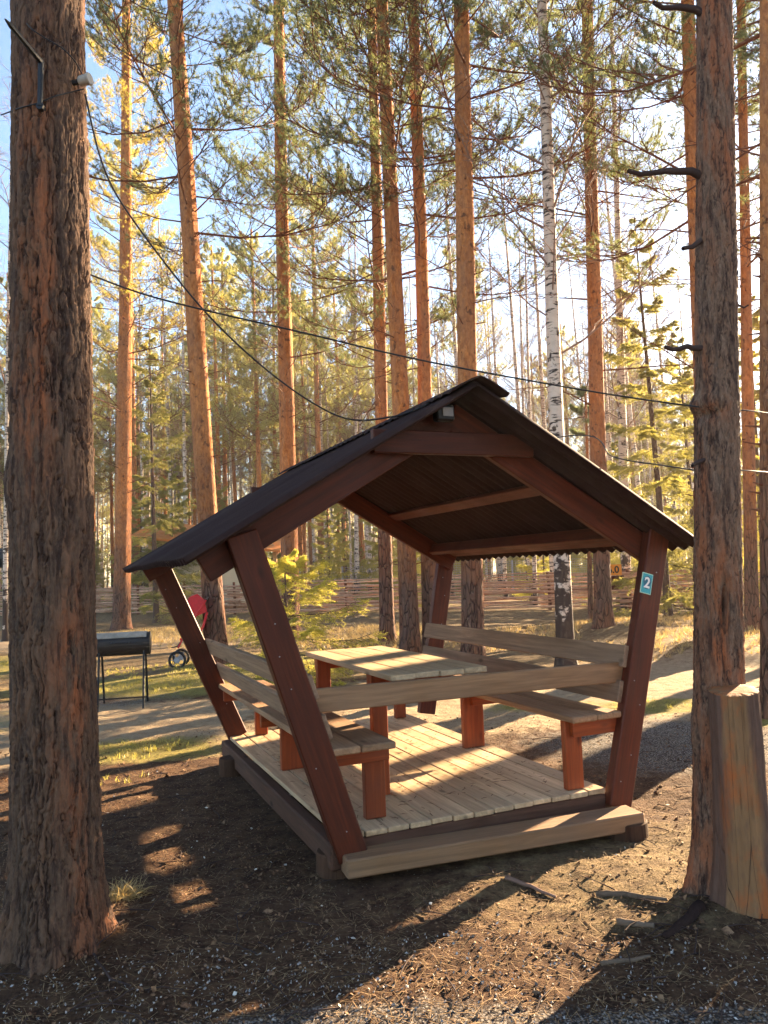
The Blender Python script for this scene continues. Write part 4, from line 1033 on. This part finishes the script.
    r = .36; z0 = q.z-.32; z1 = q.z+.22; mb = MB(); mb.tube([(q.x-.2, q.y, z0), (q.x-.2, q.y, z0+.05), (q.x-.2, q.y, z1-.05), (q.x-.2, q.y, z1)], [r*.95, r, r, r*.93], 22); mb.build('drum', M['blue'], bb)
    mb = MB(); mb.tube([(q.x+.45, q.y, z0), (q.x+.45, q.y, z0+.35)], [.16, .16], 14); mb.build('canister', M['blue'], bb)
    mb = MB(); mb.box((q.x-.22, q.y-r-.005, (z0+z1)/2), Vector((.05, 0, 0)), Vector((0, .006, 0)), Z*.14); mb.build('mark', M['white'], bb)
    mb = MB(); mb.box((q.x, q.y, (z0)/2+g0/2), Vector((.65, 0, 0)), Vector((0, .35, 0)), Z*(z0-g0)/2); mb.build('stand', M['rail'], bb)
    Y = 21.2; q = at(612, 570, Y); sg = empty('sign_board', (q.x, q.y, q.z), 'orange board lettered 6.0 above a dark box on the slender birch', 'sign')
    mb = MB(); mb.box(q, Vector((.26, 0, 0)), Vector((0, .02, 0)), Z*.15, .005); mb.build('board', M['orange'], sg)
    text_obj('lettering', '6.0', .26, M['ink'], Matrix.Translation(q+Vector((.03, -.024, 0))) @ Matrix.Rotation(math.pi/2, 4, 'X'), sg, bold=.008)
    q2 = at(616, 583, Y); bx = empty('nesting_box', q2, 'dark wooden box fixed on the birch just below the orange board', 'box')
    mb = MB(); mb.box(q2, Vector((.16, 0, 0)), Vector((0, .12, 0)), Z*.17, .01); mb.build('body', M['stain'], bx)
    mb = MB(); mb.box(q2+Z*.185, Vector((.19, 0, 0)), Vector((0, .16, 0)), Z*.014, .004); mb.build('lid', M['stain'], bx)
    # far mesh fence
    Y = 38; mf = empty('mesh_fence', (at(330, 580, Y).x, Y, 0), 'grey wire mesh fence seen just above the woven fence', 'fence')
    xs = np.linspace(at(215, 580, Y).x, at(640, 570, Y).x, 11)
    for x in xs: mb = MB(); mb.tube([(x, Y, -.1), (x, Y, 1.75)], .04, 8); mb.build('post', M['grey'], mf)
    for i in range(10):
        mb = MB(); x0, x1 = xs[i], xs[i+1]
        for k in range(15): z = .15+k*.11; mb.tube([(x0, Y, z), (x1, Y, z)], .009, 3, False)
        for k in range(18): x = x0+(x1-x0)*(k+.5)/18; mb.tube([(x, Y+.01, .1), (x, Y+.01, 1.72)], .007, 3, False)
        mb.build('mesh_panel', M['grey'], mf)
misc()

# ------------------------------------------------------------------ cables and fittings
def cable(name, pts, r, label, mat='cable'):
    pts = [np.array(p) for p in pts]; out = []
    P = [pts[0]]+pts+[pts[-1]]
    for i in range(1, len(P)-2):
        for t in np.linspace(0, 1, 12, endpoint=False):
            a, b, c, d = P[i-1], P[i], P[i+1], P[i+2]
            out.append(.5*((2*b)+(c-a)*t+(2*a-5*b+4*c-d)*t*t+(3*b-a-3*c+d)*t**3))
    out.append(P[-1]); mb = MB(); mb.tube([Vector(o) for o in out], r, 7)
    o = mb.build(name, M[mat], None, smooth=True); return tag(o, label, 'cable')
YL = big1.location.y
a0 = at(85, 94, YL-.02); e0 = W(.56, .1, 2.42)
cable('cable', [a0, at(103, 165, YL+.05), at(131, 217, YL+.15), at(200, 306, YL+.3), at(262, 366, YL+.45), at(318, 406, YL+.6), at(356, 420, YL+.75), at(400, 415, YL+.9), at(430, 403, 4.1)], .0045, 'black cable sagging from the thick left trunk down onto the gazebo roof')
cable('cable', [at(83, 272, YL+.1), at(140, 293, 3.30), at(200, 309, 3.34), at(300, 332, 3.4), at(420, 360, 3.45), at(560, 386, 3.5), at(640, 399, 3.5), at(699, 407, 3.45)], .0042, 'long black cable strung between the two big trunks just above the roof peak')
cable('cable', [W(1.15, 2.7, 2.24), at(560, 437, 5.4), at(614, 457, 4.5), at(660, 465, 4.0), at(700, 471, BIG2.y-.02)], .0042, 'black cable from the right roof slope to the scarred right pine')
cable('cable', [at(736, 410, BIG2.y+.05), at(752, 411, 3.6), at(790, 416, 3.9)], .003, 'thin cable leaving the right side of the scarred pine at burl height')
cable('cable', [at(736, 470, BIG2.y+.05), at(752, 471, 3.6), at(790, 474, 3.9)], .003, 'thin cable leaving the right side of the scarred pine below the burl')
# wire round the trunk, insulator, bracket
def on_trunk(u, v, lift=.004):
    d = ray(u, v); o0 = Vector((0, 0, H)); zz = at(u, v, YL).z; axx = Vector((big1.location.x+ax1.x*zz, YL+ax1.y*zz, 0)); r = np.interp(zz, [2, 4, 10], [.168, .150, .125])+.004+lift
    a_ = d.x**2+d.y**2; b_ = -2*(d.x*axx.x+d.y*axx.y); c_ = axx.x**2+axx.y**2-r*r; D = b_*b_-4*a_*c_
    t = (-b_-math.sqrt(max(D, 0)))/(2*a_); return o0+d*t
cable('wire', [at(17, 4, YL)]+[on_trunk(u, v) for u, v in ((28, 25), (45, 38), (62, 48), (74, 60), (80, 70))]+[at(84, 78, YL-.06)], .0028, 'thin wire slanting across the left trunk above the metal bracket')
cable('wire', [at(1, 115, YL-.05), at(12, 111, YL-.1)]+[on_trunk(u, v) for u, v in ((20, 108), (38, 103), (56, 96), (72, 92))]+[at(84, 89, YL-.08)], .0028, 'thin wire wrapped round the left trunk below the metal bracket')
q = at(85, 80, YL-.07); ins = empty('insulator', q, 'pale cylindrical insulator fixed to the right side of the thick left trunk', 'insulator')
mb = MB(); x = Vector((1, -.25, .05)).normalized(); mb.tube([q-x*.028, q-x*.022, q+x*.012, q+x*.02, q+x*.026], [.016, .021, .023, .026, .024], 18); mb.build('body', M['porcelain'], ins, smooth=False)
mb = MB(); mb.tube([q-x*.07, q-x*.025], .012, 8); mb.build('stem', M['black_metal'], ins)
A_, B_, C_ = at(5, 19, YL-.42), on_trunk(41, 62, .02), on_trunk(40, 106, .012)
br = empty('bracket', B_, 'bent dark steel bracket sticking out from the thick left trunk', 'bracket')
mb = MB(); d_ = (B_-A_).normalized(); n_ = d_.cross(Vector((0, 1, 0))).normalized(); mb.tube([A_, A_.lerp(B_, .15), A_.lerp(B_, .98), B_, B_.lerp(C_, .1), C_], [.003, .010, .012, .012, .012, .011], 8); mb.build('bar', M['black_metal'], br)
mb = MB(); mb.tube([C_-Vector((0, .005, 0)), C_+Vector((0, .03, 0))], .016, 8); mb.build('bolt', M['black_metal'], br)

# ------------------------------------------------------------------ the wood behind
def copy_tree(o, loc, rz, s):
    c = o.copy(); COL.objects.link(c); c.location = loc; c.rotation_euler = (0, 0, rz); c.scale = (s, s, s)
    for ch in o.children:
        d = ch.copy(); COL.objects.link(d); d.parent = c
    return c
def fence_dist(x, y): return (x-FA[0])*FN[0]+(y-FA[1])*FN[1]
rgb = np.random.default_rng(77)
protoP = []; protoB = []; protoS = []
LBP = 'slender pine standing in the wood beyond the woven fence'; LBB = 'pale bare birch standing in the wood beyond the woven fence'; LBS = 'young spruce growing in the wood beyond the woven fence'
spots = []
def scatter(n, dmin, dmax, minsep, xlim=.62, thin=0.0):
    out = []; tries = 0
    while len(out) < n and tries < 20000:
        tries += 1; y = 24+(dmax-20)*rgb.random()**.8; x = rgb.uniform(-xlim, xlim)*(y+2)
        fd = fence_dist(x, y)
        if fd < dmin or y > dmax: continue
        if y < 37 and -9 < x < -3: continue
        if x > -.22*y and y-1.03*x < 38 and rgb.random() < thin: continue
        if any((x-a)**2+(y-b)**2 < minsep**2 for a, b in spots): continue
        spots.append((x, y)); out.append((x, y))
    return out
for i, (x, y) in enumerate(scatter(88, 2.0, 84, 2.0, thin=1.0)):
    if i < 4:
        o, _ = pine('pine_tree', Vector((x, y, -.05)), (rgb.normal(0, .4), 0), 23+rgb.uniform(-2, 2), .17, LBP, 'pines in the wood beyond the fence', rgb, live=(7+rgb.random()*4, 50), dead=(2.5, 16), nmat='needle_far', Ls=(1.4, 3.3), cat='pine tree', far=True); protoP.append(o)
    else: copy_tree(protoP[i % 4], (x, y, -.05), rgb.uniform(0, 6.28), rgb.uniform(.75, 1.1))
for i, (x, y) in enumerate(scatter(215, 2.5, 85, 1.2)):
    if i < 4: protoB.append(birch('birch_tree', Vector((x, y, -.05)), (rgb.normal(0, .5), 0), 20, .12, LBB, 'birches in the wood beyond the fence', rgb, n=30, start=6.5, Ls=(.9, 2.2), sides=12))
    else: copy_tree(protoB[i % 4], (x, y, -.05), rgb.uniform(0, 6.28), rgb.uniform(.6, 1.15))
for i, (x, y) in enumerate(scatter(78, 1.2, 60, 1.5, thin=0)):
    if i < 3: protoS.append(spruce('spruce_tree', Vector((x, y, -.05)), 7, .07, 1.7, LBS, 'spruces in the wood beyond the fence', rgb, 'spruce', n=56, lo=.7))
    else: copy_tree(protoS[i % 3], (x, y, -.05), rgb.uniform(0, 6.28), rgb.uniform(.4, 1.1) if x < -.1*y else rgb.uniform(.3, .85))
# pines outside the frame on the right: their trunks and crowns shade the clearing
for k, (x, y, r, h) in enumerate(((6.5, 8.2, .19, 17), (8.2, 9.35, .18, 18), (5.2, 5.9, .15, 16), (7.1, 11.3, .21, 18), (9.0, 13.1, .2, 18), (10.4, 15.15, .19, 18), (9.0, 14.5, .17, 18), (10.6, 17.9, .17, 18))):
    pine('pine_tree', Vector((x, y, 0)), (.3, .1), h, r, ('pine standing just outside the right edge of the view', )[0], 'pines right of the view', np.random.default_rng(90+k), live=(9.5, 16), dead=(4, 8), sparse=True)

# far-off wood: one mass
def far_wood():
    rg = np.random.default_rng(8); n = 1000; polys = []; rad = []
    for k in range(n):
        y = rg.uniform(86, 135); x = rg.uniform(-.78, .78)*y; h = rg.uniform(9, 16); t = np.linspace(0, 1, 5)
        polys.append(np.stack([x+rg.normal(0, .5)*t, y+0*t, -.2+h*t], 1)); r = rg.uniform(.08, .17); rad.append(np.linspace(r, r*.3, 5))
    polys = np.array(polys); rad = np.array(rad); v, q = tubes(polys, rad, 5)
    NV = [v]; NQ = [q]; mi = [np.zeros(len(q), int)]; off = len(v)
    # twig and needle clouds
    sel = rg.integers(0, n, 8000); f = rg.uniform(.25, 1.0, 8000); base = polys[sel, 0]+(polys[sel, -1]-polys[sel, 0])*f[:, None]
    base = base+rg.normal(0, 1, (8000, 3))*np.array([1.2, 1.2, .5])
    P = np.repeat(base, 22, 0)+rg.normal(0, .75, (8000*22, 3)); D = unit(rg.normal(size=P.shape)+np.array([0, 0, .3]))
    s = unit(np.cross(D, rg.normal(size=P.shape)))*.05; vv = np.stack([P-s, P+s, P+D*.75], 1).reshape(-1, 3); tt = np.arange(len(vv)).reshape(-1, 3)+off
    me = mesh_np('distant_forest', np.concatenate([v, vv]), [q, tt]); me.materials.append(M['birch_far']); me.materials.append(M['needle_far']); me.materials.append(M['twig_pale'])
    ids = np.concatenate([np.zeros(len(q), np.int32), np.repeat(np.where(rg.random(8000) < .55, 1, 2), 22).astype(np.int32)]); me.polygons.foreach_set('material_index', ids)
    o = link('distant_forest', me); tag(o, 'far-off pale wood of thin trunks closing the view', kind='stuff')
M['birch_far'] = simple('pale_far_bark', (.50, .42, .34), .8, 0, .2, 1)
far_wood()

# ------------------------------------------------------------------ ground cover
def zt(x, y):
    return gz_np(x, y)
def attr_like(x, y, spec):
    m_ = np.zeros(len(x))
    for cx, cy_, rx, ry in spec: m_ = np.maximum(m_, 1.2-np.sqrt(((x-cx)/rx)**2+((y-cy_)/ry)**2))
    return np.clip(m_, 0, 1)
def blades(name, label, mat, n, xr, yr, spec, hgt, wid, seed, per=9, thr=.35, lean=.7):
    rg = np.random.default_rng(seed); x = rg.uniform(*xr, n); y = rg.uniform(*yr, n); k = attr_like(x, y, spec) if spec else np.ones(n)
    nn = fbm(np.stack([x*1.7, y*1.7, x*0], 1), 3, seed); keep = (k*nn*2 > thr); x = x[keep]; y = y[keep]
    lx = (x-ORG.x)*U.x+(y-ORG.y)*U.y; ly = (x-ORG.x)*V.x+(y-ORG.y)*V.y; kk = ~((lx > -.15) & (lx < 1.75) & (ly > -.4) & (ly < 2.8)); x = x[kk]; y = y[kk]
    z = zt(x, y); P = np.repeat(np.stack([x, y, z], 1), per, 0)+rg.normal(0, .02, (len(x)*per, 3))*np.array([1, 1, 0])
    L = hgt*rg.uniform(.4, 1.2, len(P)); d = rg.normal(0, lean, (len(P), 2)); s = rg.normal(size=(len(P), 3)); s[:, 2] = 0; s = unit(s)*wid/2
    mid = P+np.stack([d[:, 0]*L*.3, d[:, 1]*L*.3, L*.65], 1); tip = P+np.stack([d[:, 0]*L, d[:, 1]*L, L*.9], 1)
    v = np.stack([P-s, P+s, mid+s*.7, mid-s*.7, tip], 1).reshape(-1, 3); b = np.arange(len(P))*5
    me = mesh_np(name, v, [np.stack([b, b+1, b+2, b+3], 1), np.stack([b+3, b+2, b+4], 1)]); o = link(name, me, M[mat]); tag(o, label, kind='stuff')
spec = [(-2.3, 7.0, .9, .55), (2.75, 7.9, .85, .45), (-3.2, 10.8, 2.4, 1.2), (-2.2, 13, 1.4, 2), (-6.5, 8.6, 2.2, 1.4), (3.2, 6.95, .5, .25), (1.6, 8.2, .7, .35), (-9, 14, 3, 2), (-1.9, 5.9, .5, .25), (-3.4, 12.5, 2, 2)]
blades('grass', 'short yellow-green grass in patches beside the path', 'grass', 14000, (-11, 4.5), (5.2, 17), spec, .05, .005, 1, per=8, thr=.52)
blades('dry_grass', 'dry straw-coloured grass on the bank before the fence', 'straw', 12000, (-10, 11), (10.5, 27), [(5.5, 12.5, 3.2, 2.0), (7, 17, 4, 4), (-1, 18, 3, 4), (-5, 20, 4, 4), (2, 16, 3, 3)], .13, .008, 2, per=8, lean=.9)
def litter():
    rg = np.random.default_rng(21)
    def region(n, rr=(1.6, 8)):
        r = rr[0]+(rr[1]-rr[0])*rg.random(n)**1.3; a = rg.uniform(-.72, .72, n); x = r*np.sin(a); y = r*np.cos(a)
        lx = (x-ORG.x)*U.x+(y-ORG.y)*U.y; ly = (x-ORG.x)*V.x+(y-ORG.y)*V.y; k = ~((lx > -.12) & (lx < 1.7) & (ly > -.3) & (ly < 2.75)); return x[k], y[k]
    # brown leaves and bark chips
    def chips(name, label, mat, n, s0, s1, up, seed, flat=.35, rr=(1.6, 8)):
        x, y = region(n, rr); z = zt(x, y)+GR(x, y)+up; n_ = len(x); s = rg.uniform(s0, s1, n_)[:, None]
        a = unit(rg.normal(size=(n_, 3))*np.array([1, 1, flat])); b = unit(np.cross(a, rg.normal(size=(n_, 3))*np.array([flat, flat, 1]))); c = np.stack([x, y, z], 1); m_ = rg.uniform(.4, .9, (n_, 1))
        v = np.stack([c-a*s, c-b*s*m_, c+a*s*.9, c+b*s*m_*.9, c+np.cross(a, b)*s*.35], 1).reshape(-1, 3); i = np.arange(n_)*5
        me = mesh_np(name, v, np.concatenate([np.stack([i, i+1, i+4], 1), np.stack([i+1, i+2, i+4], 1), np.stack([i+2, i+3, i+4], 1), np.stack([i+3, i, i+4], 1)])); o = link(name, me, M[mat]); tag(o, label, kind='stuff')
    chips('leaf_litter', 'brown leaves and bark chips scattered over the soil', 'chip', 21000, .003, .012, .003, 1, .5)
    chips('dead_leaves', 'curled dead leaves lying here and there on the soil', 'chip', 700, .014, .026, .006, 5, .5)
    chips('pale_chips', 'small white wood chips and petals scattered over the dark soil', 'chip_white', 300, .003, .015, .006, 2, rr=(2, 6.5))
    chips('gravel', 'fine grey stones scattered at the front of the clearing', 'stone', 7000, .003, .009, .003, 3, 1.0, rr=(1.9, 3.3))
    # pine needles and twigs lying about
    x, y = region(20000, (1.7, 7)); z = zt(x, y)+GR(x, y)+.004; n_ = len(x); a = rg.uniform(0, 6.28, n_); L = rg.uniform(.015, .045, n_)
    d = np.stack([np.cos(a)*L, np.sin(a)*L, rg.normal(0, .15, n_)*L], 1); s = np.stack([-np.sin(a), np.cos(a), a*0], 1)*.0009; c = np.stack([x, y, z], 1)
    v = np.stack([c-d-s, c-d+s, c+d+s, c+d-s], 1).reshape(-1, 3); i = np.arange(n_)*4
    o = link('needle_litter', mesh_np('needle_litter', v, np.stack([i, i+1, i+2, i+3], 1)), M['straw_dull']); tag(o, 'fallen dry pine needles on the soil', kind='stuff')
    x, y = region(420, (1.8, 7)); z = zt(x, y)+GR(x, y)+.006; n_ = len(x); t = np.linspace(-1, 1, 7); polys = []
    for k in range(n_):
        a = rg.uniform(0, 6.28); L = rg.uniform(.03, .13); w = rg.normal(0, .05, 7).cumsum()*L
        polys.append(np.stack([x[k]+math.cos(a)*L*t-math.sin(a)*w, y[k]+math.sin(a)*L*t+math.cos(a)*w, z[k]+.008*(1-t*t)], 1))
    v, q = tubes(np.array(polys), np.tile(np.linspace(.0032, .0015, 7), (n_, 1)), 5); o = link('twig_litter', mesh_np('twig_litter', v, q, smooth=True), M['limb_dark']); tag(o, 'small dead twigs scattered on the soil', kind='stuff')
def GR(x, y):
    p3 = np.stack([x, y, x*0], 1); near = 1-sst(9, 14, np.hypot(x, y)); z = near*((fbm(p3*3.1, 4, 5)-.47)*.055+(fbm(p3*14, 3, 8)-.45)*.020+(fbm(p3*34, 2, 8)-.45)*.009)
    for cx, cy_, hh, w in ((-1.40, 3.22, .07, .45), (1.42, 3.4, .06, .4)): z = z+hh*np.exp(-((x-cx)**2+(y-cy_)**2)/w**2)
    return z
def chipmat(n, a, b, rough=.8):
    t = NT(n, rough, .25); g = t.node('ShaderNodeNewGeometry'); t.color(t.mix(t.ramp(t.noise(g.outputs['Position'], 40, 2), [(.35, 0), (.65, 1)]), a, b)); return t.m
M['chip'] = chipmat('brown_litter', (.07, .032, .018), (.28, .16, .085)); M['chip_white'] = chipmat('pale_litter', (.45, .40, .33), (.75, .70, .60)); M['stone'] = chipmat('grey_stone', (.12, .10, .09), (.48, .44, .40)); M['straw_dull'] = chipmat('dry_needles', (.16, .09, .04), (.36, .24, .12))
litter()
def deck_litter():
    rg = np.random.default_rng(9); n = 520; x = rg.uniform(0, 1.55, n); y = rg.uniform(0, 2.6, n); a = rg.uniform(0, 6.28, n); L = rg.uniform(.008, .028, n); s_ = np.stack([-np.sin(a), np.cos(a), a*0], 1)*rg.uniform(.0008, .0035, (n, 1)); d = np.stack([np.cos(a)*L, np.sin(a)*L, a*0], 1)
    c = np.array(ORG)+x[:, None]*np.array(U)+y[:, None]*np.array(V)+np.array([0, 0, .2055]); top = c+np.array([0, 0, .003])
    v = np.stack([c-d-s_, c-d+s_, c+d+s_, c+d-s_, top], 1).reshape(-1, 3); i = np.arange(n)*5
    me = mesh_np('needle_litter', v, np.concatenate([np.stack([i, i+1, i+4], 1), np.stack([i+1, i+2, i+4], 1), np.stack([i+2, i+3, i+4], 1), np.stack([i+3, i, i+4], 1)])); o = link('needle_litter', me, M['chip']); tag(o, 'needles and crumbs of soil fallen on the gazebo floor boards', kind='stuff')
deck_litter()
def sticks():
    def stick(pts, r0, r1, label, mat='limb', name='fallen_branch', side=9):
        P = [onz(u, v, 0) for u, v in pts]; P = [Vector((p.x, p.y, gz(p.x, p.y)+float(GR(np.array([p.x]), np.array([p.y]))[0])+r0*.5)) for p in P]
        out = []
        for i in range(len(P)-1):
            for t in (0, .25, .5, .75): out.append(P[i].lerp(P[i+1], t)+Vector((random.uniform(-.004, .004), random.uniform(-.004, .004), random.uniform(-.002, .003))))
        out.append(P[-1]); mb = MB(); mb.tube(out, list(np.linspace(r0, r1, len(out))), side); tag(mb.build(name, M[mat], None, smooth=True), label, 'branch')
    stick([(596, 900), (620, 901), (645, 907), (668, 912)], .018, .007, 'short grey branch lying on the lit soil near the right tree', 'deadwood')
    stick([(618, 928), (636, 931), (655, 934)], .016, .010, 'stub of dead branch half buried in lit soil', 'deadwood')
    stick([(505, 880), (530, 887), (556, 897)], .012, .006, 'pale thin branch lying in the shade before the step', 'twig_pale')
    stick([(86, 958), (110, 988), (130, 992)], .006, .003, 'thin curved twig at the foot of the left trunk', 'limb_dark')
    stick([(40, 985), (18, 960), (12, 940), (24, 925)], .004, .002, 'looping dry stem at the foot of the left trunk', 'straw_dull')
    stick([(600, 965), (630, 962), (650, 957)], .010, .006, 'grey stick on the soil left of the stump shadow', 'deadwood')
    stick([(664, 944), (676, 938), (688, 930), (702, 921)], .013, .026, 'bark-covered surface root reaching forward from the right pine', 'bark_hero_light', 'tree_root', 14)
    # lit tuft of dry grass
    c = onz(120, 905, 0); z = gz(c.x, c.y)+float(GR(np.array([c.x]), np.array([c.y]))[0]); rg = np.random.default_rng(4); n = 420
    P = np.stack([rg.normal(0, .035, n), rg.normal(0, .035, n), np.zeros(n)], 1); d = unit(rg.normal(size=(n, 3))*np.array([1, 1, .3])+np.array([.3, 0, .75]))*rg.uniform(.05, .13, (n, 1)); s = unit(np.cross(d, rg.normal(size=(n, 3))))*.0014
    mid = P+d*.6; tip = P+d+np.array([0, 0, -.02]); v = np.stack([P-s, P+s, mid+s, mid-s, tip], 1).reshape(-1, 3); b = np.arange(n)*5
    o = link('grass_tuft', mesh_np('grass_tuft', v, [np.stack([b, b+1, b+2, b+3], 1), np.stack([b+3, b+2, b+4], 1)]), M['straw'], None, (c.x, c.y, z)); tag(o, 'sunlit tuft of dry straw grass right of the thick left trunk', 'grass tuft')
sticks()

# ------------------------------------------------------------------ air
def haze(dens=.0006):
    mb = MB(); mb.add([(x, y, z) for x in (-200, 200) for y in (-200, 215) for z in (-2.5, 34)], [(0, 1, 3, 2), (4, 6, 7, 5), (0, 4, 5, 1), (2, 3, 7, 6), (0, 2, 6, 4), (1, 5, 7, 3)])
    m = bpy.data.materials.new('haze_air'); m.use_nodes = True; n = m.node_tree.nodes; n.remove(n['Principled BSDF'])
    v = n.new('ShaderNodeVolumePrincipled'); v.inputs['Color'].default_value = (.96, .95, .92, 1); v.inputs['Density'].default_value = dens; v.inputs['Anisotropy'].default_value = .35
    m.node_tree.links.new(v.outputs[0], n['Material Output'].inputs['Volume'])
    o = mb.build('haze', m); tag(o, 'bright hazy air through the wood', kind='stuff')
haze()

# ------------------------------------------------------------------ light
SUN_AZ = R(46); SUN_EL = R(17)
w = bpy.data.worlds.new('World'); scene.world = w; w.use_nodes = True
nt = w.node_tree; bg = nt.nodes['Background']; sky = nt.nodes.new('ShaderNodeTexSky'); sky.sky_type = 'NISHITA'; sky.sun_disc = False
sky.sun_elevation = SUN_EL; sky.sun_rotation = math.pi/2-SUN_AZ; sky.air_density = 1.0; sky.dust_density = .5; sky.ozone_density = 2.0
nt.links.new(sky.outputs[0], bg.inputs[0]); bg.inputs[1].default_value = .05
sd = bpy.data.lights.new('sun', 'SUN'); sd.energy = 5.0; sd.angle = R(.55); sd.color = (1.0, .74, .45)
so = bpy.data.objects.new('sun', sd); COL.objects.link(so)
dirv = Vector((math.cos(SUN_AZ)*math.cos(SUN_EL), math.sin(SUN_AZ)*math.cos(SUN_EL), math.sin(SUN_EL)))
so.rotation_euler = dirv.to_track_quat('Z', 'Y').to_euler(); so.location = (20, 20, 20)
vs = scene.view_settings; vs.view_transform = 'Standard'; vs.look = 'None'; vs.exposure = 3.1; vs.gamma = 1; vs.use_curve_mapping = False
cy = scene.cycles; cy.max_bounces = 6; cy.diffuse_bounces = 3; cy.glossy_bounces = 2; cy.transmission_bounces = 3; cy.transparent_max_bounces = 8; cy.volume_bounces = 0
cy.use_denoising = True; cy.sample_clamp_indirect = 6
try: cy.denoiser = 'OPENIMAGEDENOISE'
except Exception: pass
cy.use_adaptive_sampling = True; cy.adaptive_threshold = .02
